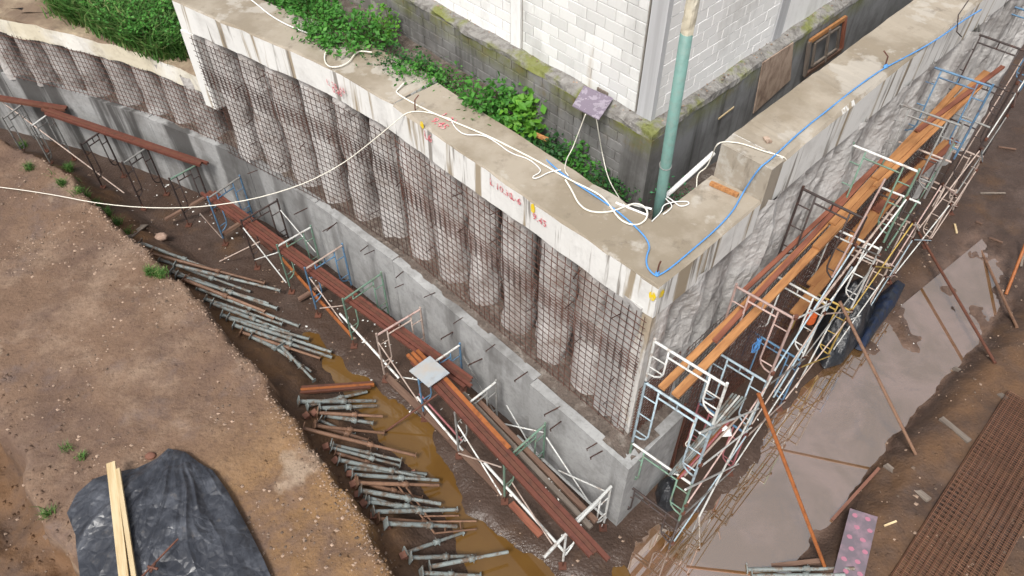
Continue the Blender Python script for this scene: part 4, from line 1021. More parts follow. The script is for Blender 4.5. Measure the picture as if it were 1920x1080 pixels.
# grass tufts on the bank rim
spots = [(45, 275, 10), (55, 315, 14), (105, 330, 10), (130, 318, 22), (140, 345, 16), (160, 370, 16), (180, 387, 18), (200, 402, 18), (222, 420, 14), (240, 438, 8), (285, 512, 18), (303, 517, 22), (95, 327, 14), (150, 360, 14), (115, 345, 10), (90, 965, 5), (125, 842, 4), (155, 860, 4)]
for k, (px, py, n) in enumerate(spots):
    mb = MB(); 
    for j in range(n): p = ground(px + rs.gauss(0, 3), py + rs.gauss(0, 2)); tuft(mb, p, rs.uniform(.10, .22), 8, rs, .05, .9)
    tag(obj('grass_tuft', mb, 'grass'), ['pale green grass tuft at the far left of the bank rim', 'grass tuft on the bank below the far left steel beams', 'sparse grass tuft at the back of the bank', 'thick bright grass tuft where the bank rim begins', 'bright grass tuft just below the thickest tuft', 'grass tuft above the white cable on the bank rim', 'grass tuft right at the white cable on the bank rim', 'grass tuft just under the white cable on the bank rim', 'grass tuft above the grey board on the rim', 'small grass tuft touching the grey board on the rim', 'left half of the grass tuft above the first steel props', 'right half of the grass tuft above the first steel props', 'grass tuft left of the thickest tuft on the rim', 'grass tuft between cable and thickest tuft', 'low grass tuft on the soil behind the rim', 'tiny green sprout beside the tarp', 'tiny sprout on the bank above the tarp', 'tiny sprout right above the pale planks'][k], 'grass tuft', 'grass tufts on the bank')

# ------------------------------------------------------------------ scaffold frames
def frame(label, pi, po, zt, h, mat, group, mat2=None, foot=True, rungs=True, half=True, name='scaffold_frame'):
    """H-frame: pi/po plan points of the two legs, zt top, h height"""
    pi, po = Vector(pi[:2]), Vector(po[:2]); mat2 = mat2 or mat
    d = (po - pi).normalized(); L = (po - pi).length; z0 = zt - h
    root = thing(name, label, 'scaffold frame', v3((pi + po) / 2, z0), group)
    r = 0.024
    for p in (pi, po): rod('leg', v3(p, z0), v3(p, zt + .06), r, mat, root, 8)
    rod('top_bar', v3(pi, zt), v3(po, zt), r, mat2, root, 8)
    o = min(0.26, L * .25)
    rod('lower_bar', v3(pi + d * o, zt - .17), v3(po - d * o, zt - .17), r * .75, mat, root)
    rod('strut', v3((pi + po) / 2, zt - .17), v3((pi + po) / 2, zt), r * .6, mat, root)
    for p, s in ((pi, 1), (po, -1)):
        q = p + d * (o * s)
        mb = MB(); zb = z0 + .22
        mb.tube([v3(q, zt), v3(q, zb + .22), v3(q - d * s * o * .15, zb + .10), v3(q - d * s * o * .5, zb + .02), v3(p, zb)], r * .72, 7); mb.smooth = True
        obj('inner_post', mb, mat, root)
        k = max(2, int((h - .5) / .4))
        for j in range(k): z = zt - .35 - j * (h - .75) / max(1, k - 1); rod('rung', v3(p, z), v3(q, z), r * .55, mat, root)
    if foot:
        for p in (pi, po):
            g = hz(p.x, p.y)
            if z0 > g + .04:
                rod('jack', v3(p, g + .01), v3(p, z0), .014, 'rust', root)
            mb = MB(); mb.box(v3(p, g + .015), (.075, 0, 0), (0, .075, 0), (0, 0, .012)); obj('base_plate', mb, 'rust', root)
    return root
LG = 'trestle frames along the left wall'
def lf(a, c, mat, label, mat2=None, h=1.38):
    pi, po = at(*c, 1.7), at(*a, 1.7)
    return frame(label, pi, po, 1.7, h, mat, LG, mat2)
lf((5, 223), (40, 197), 'grey_paint', 'grey scaffold frame at the far left edge under the first steel beams')
lf((57, 238), (93, 212), 'grey_paint', 'grey scaffold frame below the end of the far left steel beams', 'white_paint')
lf((152, 272), (192, 245), 'dark_steel', 'dark scaffold frame under the middle of the far left beam')
lf((230, 307), (275, 277), 'dark_steel', 'dark scaffold frame with grey crossbar left of the rust beam end', 'grey_paint')
lf((318, 337), (367, 310), 'dark_steel', 'dark scaffold frame with green crossbar at the right end of the far rust beam', 'green_paint')
lf((390, 372), (450, 332), 'blue_paint', 'blue footed scaffold frame with grey crossbar above the long rust beams', 'grey_paint')
lf((452, 415), (520, 376), 'dark_steel', 'dark brown scaffold frame leaning over the long rust beams')
lf((520, 462), (583, 426), 'green_paint', 'pale green scaffold frame with white crossbar after the dark brown frame', 'white_paint')
lf((572, 505), (642, 460), 'blue_paint', 'blue scaffold frame with beige crossbar across the rust beams', 'beige_paint')
lf((643, 563), (715, 513), 'green_paint', 'green scaffold frame standing just beyond the brown puddle')
lf((706, 629), (788, 580), 'beige_paint', 'beige scaffold frame with whitish crossbar by the fallen white pipe', 'pink_paint')
lf((783, 700), (862, 647), 'blue_paint', 'blue scaffold frame carrying the zinc sheet', 'white_paint')
lf((853, 776), (930, 716), 'grey_paint', 'grey scaffold frame beneath the wide rust beam bundle', 'white_paint')
lf((945, 864), (1022, 796), 'green_paint', 'bright green scaffold frame near the wall corner')
lf((1063, 990), (1145, 915), 'white_paint', 'white scaffold frame nearest the wall corner on the left side')
o = rod('steel_pipe', at(1020, 1045, 1.76), at(1146, 912, 1.76), .032, 'white_paint', None, 9); tag(o, 'thick white steel pipe laid across the last frame before the corner', 'pipe')
# right-hand tower
TG = 'scaffold frames along the right wall'
DIR = Vector((0.669, 0.743)).normalized(); OUT = Vector((0.755, -0.656)).normalized()
def rf(pi, po, tiers, nm):
    for k, (zt_, h, mat, mat2, lbl) in enumerate(tiers):
        frame(lbl, pi, po, zt_, h, mat, TG, mat2, foot=(k == len(tiers) - 1))
S = []
def st_(px1, px2, z): a, c = at(*px1, z), at(*px2, z); S.append((a, c)); return a, c
a, c = st_((1227, 640), (1362, 723), 5.49)
rf(a, c, [(5.49, 1.02, 'white_paint', None, 'white scaffold frame at the very top of the tower at the wall corner'), (4.44, 1.78, 'light_blue_paint', None, 'pale blue scaffold frame in the middle of the corner tower'), (2.62, 1.35, 'green_paint', 'white_paint', 'greenish scaffold frame low in the corner tower'), (1.23, 1.15, 'dark_steel', None, 'dark rusty scaffold frame standing in the puddle below the corner tower')], '')
a, c = st_((1380, 537), (1488, 597), 5.05)
rf(a, c, [(5.05, 1.7, 'pink_paint', None, 'dusty pink scaffold frame above the planks near the corner'), (3.3, 1.65, 'light_blue_paint', 'light_blue_paint', 'pale blue scaffold frame below the dusty pink frame'), (1.62, 1.5, 'red_paint', 'blue_paint', 'red scaffold frame with blue crossbar at the bottom behind the corner tower')], '')
a, c = st_((1505, 354), (1622, 411), 5.7)
rf(a, c, [(5.7, 1.75, 'dark_steel', None, 'maroon scaffold frame standing above the orange planks'), (3.55, 1.75, 'white_paint', None, 'white scaffold frame with round shoulder above the black tarpaulin'), (1.78, 1.65, 'blue_paint', None, 'blue scaffold frame on the floor beside the black tarpaulin')], '')
a, c = st_((1599, 272), (1722, 322), 5.7)
rf(a, c, [(5.7, 1.75, 'green_paint', 'white_paint', 'green scaffold frame with white crossbar by the red tag'), (3.75, 1.75, 'white_paint', None, 'whitish scaffold frame behind the black tarpaulin'), (1.9, 1.75, 'yellow_paint', None, 'yellow scaffold frame on the floor past the black tarpaulin')], '')
a, c = st_((1681, 193), (1803, 236), 5.75)
rf(a, c, [(5.75, 1.8, 'grey_paint', None, 'grey brown scaffold frame between the green and blue frames'), (3.8, 1.75, 'dark_steel', 'white_paint', 'dark scaffold frame with white crossbar over the lower planks'), (1.95, 1.75, 'beige_paint', None, 'beige scaffold frame on the floor in the middle of the row')], '')
a, c = st_((1742, 123), (1860, 163), 5.8)
rf(a, c, [(5.8, 1.8, 'blue_paint', None, 'deep blue scaffold frame at the far end of the orange planks'), (3.9, 1.8, 'dark_steel', 'beige_paint', 'dark scaffold frame beneath the deep blue frame'), (2.0, 1.8, 'beige_paint', None, 'beige floor frame beneath the deep blue frame')], '')
a, c = st_((1817, 58), (1935, 100), 5.8)
rf(a, c, [(5.8, 1.8, 'dark_steel', None, 'dark scaffold frame beyond the deep blue frame'), (3.9, 1.8, 'dark_steel', 'grey_paint', 'dark middle frame beyond the deep blue frame'), (2.0, 1.8, 'beige_paint', None, 'floor frame beyond the deep blue frame')], '')
a, c = st_((1872, 3), (1985, 40), 5.8)
rf(a, c, [(5.8, 1.8, 'blue_paint', None, 'dark blue scaffold frame at the top right corner'), (3.9, 1.8, 'dark_steel', None, 'dark middle scaffold frame at the top right corner'), (2.0, 1.8, 'beige_paint', None, 'floor scaffold frame at the top right corner')], '')
# braces
BG = 'cross braces of the right scaffold'
bm = ['white_paint', 'pink_paint', 'light_blue_paint', 'beige_paint', 'white_paint', 'grey_paint', 'beige_paint', 'yellow_paint']
lev = [(5.1, 3.6, 'top'), (3.3, 1.9, 'middle'), (1.6, 0.35, 'floor')]
bay = ['corner bay', 'second bay', 'third bay', 'fourth bay', 'fifth bay', 'sixth bay', 'seventh bay']
nb = 0
for i in range(len(S) - 1):
    for k, (z1, z0, ln) in enumerate(lev):
        if k == 0 and i in (0, 3, 4, 5): continue
        a, c = S[i][1], S[i + 1][1]; mt = bm[(i * 2 + k) % 8]
        of = v3(OUT, 0) * .03
        root = thing('cross_brace', 'crossing %s brace pipes in the %s of the right scaffold, %s level' % (mt.replace('_paint', '').replace('_', ' '), bay[i], ln), 'scaffold brace', v3((a + c) / 2, z0), BG)
        rod('brace_pipe', v3(a, z0) + of, v3(c, z1) + of, .016, mt, root); rod('brace_pipe', v3(a, z1) + of * 1.8, v3(c, z0) + of * 1.8, .016, bm[(i + k + 3) % 8], root)
        for p_, z_ in ((a, z0), (c, z1), (a, z1), (c, z0)): rod('coupler', v3(p_, z_ - .04) + of, v3(p_, z_ + .04) + of, .038, 'rust', root)
def pole(label, a, c, r, mat, cat='pole', name='steel_pipe'):
    o = rod(name, a, c, r, mat, None, 9); return tag(o, label, cat)
oo = S[0][1].dot(OUT.to_3d()) if False else (S[0][1].x * OUT.x + S[0][1].y * OUT.y)
def onS(px, py, off=0.08): return at_plane(px, py, OUT, oo + off)
# long diagonals seen in the picture
for k, (a_, c_, r, mt, lb) in enumerate([
    ((1455, 690), (1300, 990), .02, 'white_paint', 'long white diagonal pipe on the outside of the corner tower'),
    ((1560, 600), (1400, 900), .018, 'white_paint', 'second long whitish diagonal pipe left of the red frame'),
    ((1598, 500), (1450, 745), .02, 'light_blue_paint', 'pale blue diagonal pipe in front of the black tarpaulin'),
    ((1690, 370), (1520, 590), .022, 'beige_paint', 'cream diagonal pipe running past the third frame'),
    ((1660, 335), (1560, 520), .018, 'pink_paint', 'pink diagonal pipe crossing the lower orange planks'),
    ((1790, 270), (1660, 470), .022, 'green_paint', 'pale green diagonal pipe high in the middle of the scaffold'),
    ((1900, 190), (1780, 400), .02, 'pink_paint', 'long pinkish diagonal pipe at the far end of the scaffold'),
    ((1918, 110), (1740, 400), .018, 'beige_paint', 'long beige diagonal pipe at the right edge of the scaffold'),
    ((1285, 918), (1392, 866), .018, 'white_paint', 'white pipe reaching out level from the corner tower'),
    ((1312, 812), (1422, 766), .018, 'white_paint', 'white pipe reaching out above the grey pipe bundle'),
    ((1430, 850), (1500, 750), .016, 'beige_paint', 'short beige diagonal pipe between corner tower and red frame')]):
    p, q = onS(*a_), onS(*c_); pole(lb, p, q, r, mt)
# planks on the scaffold
def plank(label, p0, p1, w, t, mat, cat='plank', group=None, name='plank'):
    p0, p1 = Vector(p0), Vector(p1); mb = MB(); d = p1 - p0; L = d.length
    mb.box((0, 0, L / 2), (w / 2, 0, 0), (0, t / 2, 0), (0, 0, L / 2)); me = mb.mesh(name); o = link(name, me, mat, None, p0)
    z = d.normalized(); x = z.cross(Vector((0, 0, 1))).normalized(); y = z.cross(x); o.rotation_euler = Matrix((x, y, z)).transposed().to_euler(); return tag(o, label, cat, group)
zp = 4.50
plank('long orange plank nearest the wall on the upper scaffold deck', at(1240, 728, zp), at(1560, 408, zp), .12, .05, 'orange_wood')
plank('long orange plank on the open side of the upper scaffold deck', at(1266, 742, zp), at(1600, 395, zp), .14, .06, 'orange_wood')
plank('dark red plank between the two long orange planks', at(1340, 640, zp + .04), at(1640, 315, zp + .05), .09, .05, 'red_wood')
plank('reddish purlin resting at the wall side of the middle deck', at(1395, 545, zp + .02), at(1655, 300, zp + .06), .08, .05, 'red_wood')
plank('wide orange plank across the middle of the upper deck', at(1530, 465, zp + .06), at(1790, 185, zp + .10), .16, .05, 'orange_wood')
plank('orange plank overlapping the wide one on its wall side', at(1560, 420, zp + .11), at(1800, 160, zp + .13), .13, .05, 'orange_wood')
plank('bright orange plank on top of the far deck', at(1640, 335, zp + .16), at(1850, 135, zp + .2), .15, .05, 'orange_wood')
plank('narrow maroon plank at the far tip of the deck', at(1720, 245, zp + .22), at(1880, 125, zp + .26), .10, .05, 'red_wood')
plank('orange plank at the outer side of the far deck', at(1640, 350, zp + .10), at(1838, 160, zp + .16), .12, .05, 'orange_wood')
zq = 2.75
plank('brown orange plank of the lower deck nearest the black tarpaulin', at(1490, 590, zq), at(1680, 360, zq), .22, .05, 'orange_wood')
plank('second brown plank of the lower deck on its wall side', at(1520, 535, zq + .01), at(1690, 335, zq + .01), .18, .05, 'orange_wood')
plank('far brown plank of the lower deck', at(1640, 395, zq + .06), at(1790, 262, zq + .08), .22, .05, 'red_wood')
plank('far orange plank of the lower deck beside the brown one', at(1655, 375, zq + .07), at(1775, 265, zq + .1), .14, .05, 'orange_wood')
# leaning rust props of the right side
def lean(label, top, bot, mat, r=.026, off=.1):
    p, q = onS(*top, off), ground(*bot, .02); pole(label, p, q, r, mat, 'raking pole')
lean('bright orange rusty pole leaning from the corner tower to the bank', (1422, 738), (1546, 1062), 'rust_orange', .036)
lean('tan rusty pole leaning down to the middle of the right bank', (1574, 565), (1717, 852), 'prop_rust', .034)
lean('dark rust pole leaning across the pale shallow puddle', (1716, 425), (1866, 681), 'rust', .036)
lean('brown pole leaning at the right end of the shallow puddle', (1783, 350), (1907, 614), 'prop_rust', .036)
pole('short rusty plank pole standing in the mud at the right edge', ground(1886, 552, .03), at(1925, 452, .9), .04, 'rust_orange')
pole('pale post beside the short rusty pole at the right edge', ground(1914, 500, .03), at(1926, 440, .6), .035, 'grey_wood')
# pipe bundle on the corner tower
for k in range(5):
    pole('grey steel pipe, %s in the bundle on the corner tower' % ORD[k], at(1254 + k * 4.5, 892 - k * 1.5, 2.72 + .05 * (k % 2)), at(1374 + k * 6, 738 + k * 2, 2.86 + .05 * (k % 2)), .021, 'prop_steel' if k != 2 else 'white_paint', 'pipe')
for k in range(4):
    pole('rusty pipe, %s in the small stack beside the grey pipe bundle' % ORD[k], at(1270 + k * 4.5, 898 - k * 2, 2.66 + .045 * (k % 2)), at(1362 + k * 7, 790 - k * 2, 2.74), .019, ['rust_orange', 'red_paint', 'rust', 'beige_paint'][k], 'pipe')

# ------------------------------------------------------------------ sheets, tarps, bags
def dome(name, label, cat, outline, zf, mat, rings=16, n=140, centre=None):
    """a thin cloth following an outline (world xy) with heights zf(x, y, t), t = 0 centre .. 1 hem"""
    P = [Vector(p[:2]) for p in outline]; P = P + [P[0]]
    L = sum((c - a).length for a, c in zip(P[:-1], P[1:])); pts = [walk(P, L * k / n)[0] for k in range(n)]
    c = centre or sum(pts, Vector((0, 0))) / n; rows = []
    for r in range(rings + 1):
        t = max(.001, r / rings); xy = [c + (p - c) * t for p in pts]
        zz = zf(np.array([q.x for q in xy]), np.array([q.y for q in xy]), np.full(n, t))
        rows.append([(q.x, q.y, z) for q, z in zip(xy, zz)])
    mb = MB(); mb.grid(rows, True); mb.smooth = True
    return tag(obj(name, mb, mat), label, cat)
tp = [at(*p, 1.70) for p in [(122, 958), (140, 922), (172, 895), (196, 888), (255, 876), (290, 858), (314, 838), (345, 845), (372, 866), (398, 880), (425, 918), (462, 985), (492, 1045), (520, 1110), (505, 1160), (150, 1160), (146, 1080), (138, 1000)]]
TAP = ground(335, 842)
def tz(x, y, t):
    ax, ay = TAP.x, TAP.y + .25
    rr = np.hypot(x - ax, y - ay); th = np.arctan2(y - ay, x - ax) + .12 * vnoise(x * 1.5, y * 1.5, 5)
    rg = lambda n_: 1 - 2.0 * np.abs(n_)
    f = 0.085 * rg(vnoise(th * 4.2, rr * .55, 7)) ** 1.6 + 0.045 * rg(vnoise(th * 10.5, rr * .8, 8)) ** 1.5 + 0.022 * rg(vnoise(x * 2.0 + y * 1.2, y * 1.6 - x * .8, 9)) ** 1.2 + 0.012 * rg(vnoise(th * 23, rr * 1.1, 28)) ** 1.3
    return 1.5 + 0.12 * fbm(x * 0.45, y * 0.45, 51, 3) + 0.10 + f * (0.35 + .65 * (1 - t ** 6)) + 0.10 * (1 - t ** 2)
dome('tarpaulin', 'large wrinkled grey black tarpaulin spread on the bank', 'tarpaulin', tp, tz, 'tarp', 110, 360)
pz = 1.6
def gtz(px, py, o):
    p = ground(px, py, .12); z = float(tz(np.array([p.x]), np.array([p.y]), np.array([.5]))[0]); return at(px, py, max(z, p.z) + o)
plank('wide pale wooden plank lying over the black tarpaulin', at(208, 868, 1.90), at(238, 1130, 1.92), .15, .05, 'pale_wood')
plank('narrower pale plank tied beside the wide one on the tarpaulin', at(221, 880, 1.91), at(259, 1130, 1.92), .075, .07, 'pale_wood')
rc = thing('rusty_anchor', 'rusty steel rod with a cross nut lying on the tarpaulin', 'rod', at(288, 1060, 1.95))
rod('shaft', at(334, 1010, 1.97), at(262, 1085, 1.95), .018, 'rust', rc); rod('wing', at(277, 1062, 1.97), at(296, 1067, 1.97), .024, 'rust', rc); rod('wing', at(282, 1073, 1.97), at(291, 1056, 1.97), .024, 'rust', rc)
def heap(label, outline, h, mat, seed, name='tarpaulin', cat='tarpaulin', z0=None):
    def zf(x, y, t): 
        b0 = hfun(x, y) if z0 is None else z0
        return b0 + .02 + h * (1 - t ** 2.2) + h * .55 * fbm(x * 3.2, y * 3.2, seed, 4) * (1 - t ** 4)
    return dome(name, label, cat, outline, zf, mat, 22, 90)
heap('black plastic bag slumped at the foot of the lower wall corner', [ground(*p) for p in [(1228, 925), (1235, 905), (1255, 893), (1270, 905), (1262, 930), (1262, 958), (1246, 962), (1232, 950)]], .45, 'black_plastic', 201, 'plastic_bag', 'plastic bag')
heap('black tarpaulin heaped inside the scaffold below the planks', [at(*p, 1.0) for p in [(1545, 560), (1570, 520), (1600, 488), (1640, 480), (1670, 500), (1660, 545), (1640, 590), (1600, 640), (1565, 650), (1545, 610)]], .75, 'black_plastic', 202, z0=.15)
heap('dark blue tarpaulin edge trailing on the mud outside the scaffold', [at(*p, .2) for p in [(1655, 545), (1685, 520), (1700, 530), (1680, 570), (1650, 610), (1620, 655), (1605, 650), (1625, 600)]], .22, 'blue_plastic', 203, z0=.1)
heap('crumpled white sack hanging over the grey pipe bundle', [at(*p, 2.6) for p in [(1340, 815), (1357, 795), (1370, 805), (1372, 820), (1345, 822)]], .12, 'white_plastic', 204, 'white_sack', 'sack', 2.62)
mb = MB(); p0 = onS(1418, 650, -.35)
for k in range(7): mb.tube([p0 + Vector((.03 * math.cos(k) , .03 * math.sin(k * 2), .2)), p0 + Vector((.05 * math.cos(k * 1.7), .04 * math.sin(k), 0)), p0 + Vector((.03 * math.cos(k + 1), .03, -.2))], .009, 5)
tag(obj('rope_coil', mb, 'blue_hose'), 'blue rope coil hanging inside the scaffold near the corner', 'rope')
for k, (px, py, z) in enumerate(((1728, 140, 5.5), (1577, 293, 5.4))):
    p = at(px, py, z); mb = MB(); mb.tube([p + Vector((0, 0, .22)), p + Vector((0, 0, .12)), p, p - Vector((0, 0, .05))], [.012, .05, .055, .02], 8); tag(obj('red_tag', mb, 'red_plastic'), ['red plastic tag hanging beside the deep blue frame', 'red plastic tag hanging beside the green frame'][k], 'tag')
mb = MB(); p = at(1516, 604, 1.0); mb.tube([p, p + Vector((0, 0, .06)), p + Vector((0, 0, .28))], [.10, .13, .12], 12); tag(obj('red_bucket', mb, 'orange_plastic'), 'orange red bucket in the dark below the white frame', 'bucket')
# rusty formwork strip at the end of the lower right wall
fw = thing('rusty_formwork', 'rusty steel formwork strip at the end of the lower wall right of the corner', 'formwork', v3(Cw + V * 1.72, 0))
for k in range(5): stick('steel_strip', v3(Cw + V * (1.68 + .05 * k) - M * (.02 + .06 * (k % 3)), 0.05), v3(Cw + V * (1.70 + .05 * k) - M * (.05 * k), 2.25 - .2 * (k % 3)), .05, .03, ['rust', 'rust_orange', 'rust_red'][k % 3], fw, m3)
cable('rope', 'pale rope loop dangling behind the corner tower', 'rope', [at(1306, 780, 2.6), at(1296, 805, 2.3), at(1292, 825, 2.0), at(1284, 832, 1.9), at(1290, 840, 1.85), at(1294, 830, 1.9), at(1292, 850, 1.6)], .012, 'white_cable')

# ------------------------------------------------------------------ steel beams and boards on the left
def channel(label, p0, p1, w, h, mat, group, cat='steel beam', name='steel_channel', t=.012):
    """C profile laid open side down"""
    p0, p1 = Vector(p0), Vector(p1); d = p1 - p0; L = d.length; mb = MB()
    mb.box((0, 0, L / 2), (w / 2, 0, 0), (0, t / 2, 0), (0, 0, L / 2))
    for s in (-1, 1): mb.box((s * (w / 2 - t / 2), -h / 2 - t / 2 - .001, L / 2), (t / 2, 0, 0), (0, h / 2, 0), (0, 0, L / 2))
    me = mb.mesh(name); o = link(name, me, mat, None, p0)
    z = d.normalized(); y = (Vector((0, 0, 1)) - z * z.z).normalized(); x = y.cross(z); o.rotation_euler = Matrix((x, y, z)).transposed().to_euler(); return tag(o, label, cat, group)
def bundle(a, c, z, n, w, h, mats, label, group, za=None, rs=random.Random(5)):
    p0, p1 = at(*a, z), at(*c, z if za is None else za); d = (p1 - p0).normalized(); s = Vector((d.y, -d.x, 0)).normalized()
    for k in range(n):
        e0, e1 = rs.uniform(-.12, .12), rs.uniform(-.15, .15); o = s * (k - (n - 1) / 2) * (w + .012)
        channel(label % ORD[k], p0 + o + d * e0 + Vector((0, 0, .008 * (k % 2))), p1 + o + d * e1 + Vector((0, 0, .02 * (k % 3))), w, h, mats[k % len(mats)], group)
RM = ['rust_red', 'rust', 'rust_red']
bundle((-30, 178), (118, 202), 1.79, 2, .10, .06, RM, 'rust red beam at the far left edge, %s counted from the bank', 'far left beam pair')
bundle((84, 206), (378, 306), 1.79, 3, .075, .06, RM, 'rust red beam over the far left frames, %s counted from the bank', 'beams over the far left frames')
bundle((390, 360), (885, 722), 1.50, 4, .07, .05, RM, 'long rust beam under the left frame tops, %s counted from the bank', 'long rust beams')
bundle((776, 668), (1124, 1045), 1.82, 3, .085, .06, ['rust_red', 'rust', 'rust_red'], 'rust beam in the wide bundle under the zinc sheet, %s from the bank', 'wide beam bundle')
channel('short orange rusty beam along the wall side of the wide bundle', at(800, 672, 1.83), at(955, 840, 1.83), .09, .06, 'rust_orange', None)
plank('grey brown timber beside the wide beam bundle, nearer to the beams', at(868, 738, 1.5), at(1108, 990, 1.5), .10, .07, 'grey_wood', 'timber', name='timber')
plank('grey brown timber beside the wide beam bundle, nearer to the wall', at(890, 745, 1.46), at(1118, 978, 1.46), .10, .07, 'brown_wood', 'timber', name='timber')
bundle((414, 392), (516, 474), .55, 1, .07, .05, ['rust'], 'lone rust beam lying low beside the dark brown frame, the %s', None)
bundle((530, 486), (655, 625), .45, 1, .06, .04, ['rust_orange'], 'orange rusty beam lying low between the green and blue frames, the %s', None)
bundle((556, 512), (655, 622), .35, 1, .05, .04, ['rust'], 'dark rusty beam lying beside the orange one on the mud, the %s', None)
plank('dark red plank lying on the mud beside the puddle, upper piece', ground(722, 703, .05), ground(845, 822, .05), .16, .04, 'brown_wood')
plank('long dark plank on the mud below the grey frame', ground(836, 815, .05), ground(948, 930, .05), .17, .04, 'brown_wood')
plank('dark red plank on the mud near the white frame', ground(958, 944, .06), ground(1014, 1004, .06), .14, .05, 'red_wood')
plank('dark crossbeam leaning near the first dark frame', ground(310, 412, .3), at(397, 363, .9), .10, .06, 'brown_wood', 'timber', name='timber')
plank('dark short timber below the dark brown frame', ground(415, 441, .25), at(455, 415, .8), .10, .07, 'brown_wood', 'timber', name='timber')
plank('brown timber lying across the mud under the blue frame', ground(560, 562, .08), at(618, 526, .45), .11, .06, 'brown_wood', 'timber', name='timber')
plank('grey board stub lying where the grass rim ends', ground(238, 445, .03), ground(268, 422, .03), .28, .03, 'grey_wood', 'board', name='board')
pole('rusty pole bridging from the puddle to the beam bundle', ground(720, 811, .05), at(826, 735, .9), .022, 'rust')
# zinc sheet on a few orange battens
zs = [at(806, 667, 1.93), at(843, 699, 1.93), at(804, 726, 1.96), at(767, 695, 1.94)]
mb = MB(); mb.add(zs + [p - Vector((0, 0, .02)) for p in zs], [(0, 3, 2, 1), (4, 5, 6, 7), (0, 1, 5, 4), (1, 2, 6, 5), (2, 3, 7, 6), (3, 0, 4, 7)])
tag(obj('metal_sheet', mb, 'zinc_sheet'), 'square grey zinc covered board lying on the beam bundle', 'board')
for k in range(3): channel('orange rusty beam end sticking out behind the zinc sheet, %s from the bank' % ORD[k], at(764 + 9 * k, 664 - 4 * k, 1.85 + .01 * k), at(800 + 9 * k, 702 - 4 * k, 1.85 + .01 * k), .07, .05, 'rust_orange', 'beam ends behind the zinc sheet')
# cross braces and loose pipes on the left
for k, (a_, c_, r, mt, lb) in enumerate([
    ((637, 588, .9), (748, 709, .2), .028, 'white_paint', 'thick white pipe leaning between the green and beige frames'),
    ((782, 744, .6), (868, 845, .15), .028, 'white_paint', 'white pipe with red side lying below the beam bundle'),
    ((786, 738, .6), (868, 828, .15), .024, 'red_paint', 'red pipe lying beside the white one below the beam bundle'),
    ((855, 792, 1.3), (940, 928, .4), .017, 'white_paint', 'thin white brace from the grey frame down to the green frame'),
    ((908, 867, .8), (1063, 1040, .25), .03, 'white_paint', 'long white pipe on the mud between green and white frames'),
    ((970, 817, .5), (1137, 972, .35), .03, 'white_paint', 'long white pipe lying along the foot of the lower wall'),
    ((950, 760, 1.4), (998, 842, .5), .015, 'white_paint', 'thin white brace against the wall behind the grey frame'),
    ((933, 792, .8), (1020, 811, 1.3), .015, 'white_paint', 'thin white brace running to the bright green frame'),
    ((1024, 820, 1.3), (1102, 938, .4), .015, 'white_paint', 'thin white brace falling from the bright green frame along the wall'),
    ((1047, 882, .9), (1135, 921, 1.2), .015, 'white_paint', 'thin white brace rising towards the white frame along the wall'),
    ((960, 905, 1.2), (1035, 1020, .3), .015, 'beige_paint', 'thin pinkish brace falling towards the white frame'),
    ((860, 850, .7), (940, 876, 1.2), .016, 'beige_paint', 'thin beige brace between the grey and bright green frames'),
    ((456, 427, 1.5), (537, 530, .4), .017, 'white_paint', 'white brace falling from the dark brown frame'),
    ((525, 393, 1.4), (592, 473, .4), .015, 'white_paint', 'white brace along the wall behind the dark brown frame'),
    ((412, 490, .15), (487, 453, 1.0), .016, 'beige_paint', 'beige pole rising from the mud to the dark brown frame'),
    ((478, 487, .5), (522, 473, 1.2), .014, 'white_paint', 'short white brace at the pale green frame'),
    ((0, 188, 1.6), (233, 362, .3), .017, 'beige_paint', 'long thin beige brace on the far left frames'),
    ((375, 400, 1.0), (415, 445, .2), .016, 'beige_paint', 'thin pale brace beside the dark crossbeam'),
    ((580, 520, 1.1), (655, 622, .2), .016, 'beige_paint', 'thin beige brace falling from the blue frame'),
    ((600, 578, .8), (643, 573, 1.2), .014, 'beige_paint', 'short beige brace tied to the green frame'),
    ((708, 640, 1.5), (784, 752, .4), .016, 'beige_paint', 'grey brace falling from the beige frame'),
    ((752, 707, .7), (784, 712, .9), .014, 'white_paint', 'short white brace under the zinc sheet'),
    ((862, 655, 1.4), (925, 770, .3), .015, 'grey_paint', 'grey brace along the wall behind the zinc sheet')]):
    pole(lb, at(*a_), at(*c_), r, mt, 'brace')

# ------------------------------------------------------------------ steel props on the trench slope
def prop(label, base, tip, mat, plate='rust', group='steel props on the trench slope', za=None, sc=1.0):
    p0 = ground(*base, .09); p1 = ground(*tip, .06); p1.z = max(p1.z, .06)
    if za is not None: p0.z += za; p1.z += za + random.uniform(-.02, .14)
    sc *= random.uniform(.82, 1.12)
    root = thing('steel_prop', label, 'steel prop', p0, group); d = (p1 - p0)
    k = random.uniform(.5, .62); pm = p0 + d * k
    rod('outer_tube', p0, pm, .044 * sc, mat, root, 9); rod('inner_tube', p0 + d * (k * .9), p1, .035 * sc, mat, root, 9)
    rod('collar', pm - d.normalized() * .06, pm + d.normalized() * .05, .062 * sc, mat, root, 9)
    z = d.normalized(); x = z.cross(Vector((0, 0, 1))).normalized(); y = z.cross(x)
    mb = MB(); mb.box(p0 - z * .005, x * .095, y * .095, z * .009); obj('base_plate', mb, mat, root)
    mb = MB(); h = pm + z * .02; mb.tube([h - x * .09, h + x * .09], .009, 5); obj('pin', mb, mat, root)
    if random.random() < .6:
        mb = MB(); mb.box(p1 + z * .004, x * .05, y * .05, z * .005); obj('top_plate', mb, mat, root)
    return root
G_, B_ = 'prop_steel', 'prop_rust'
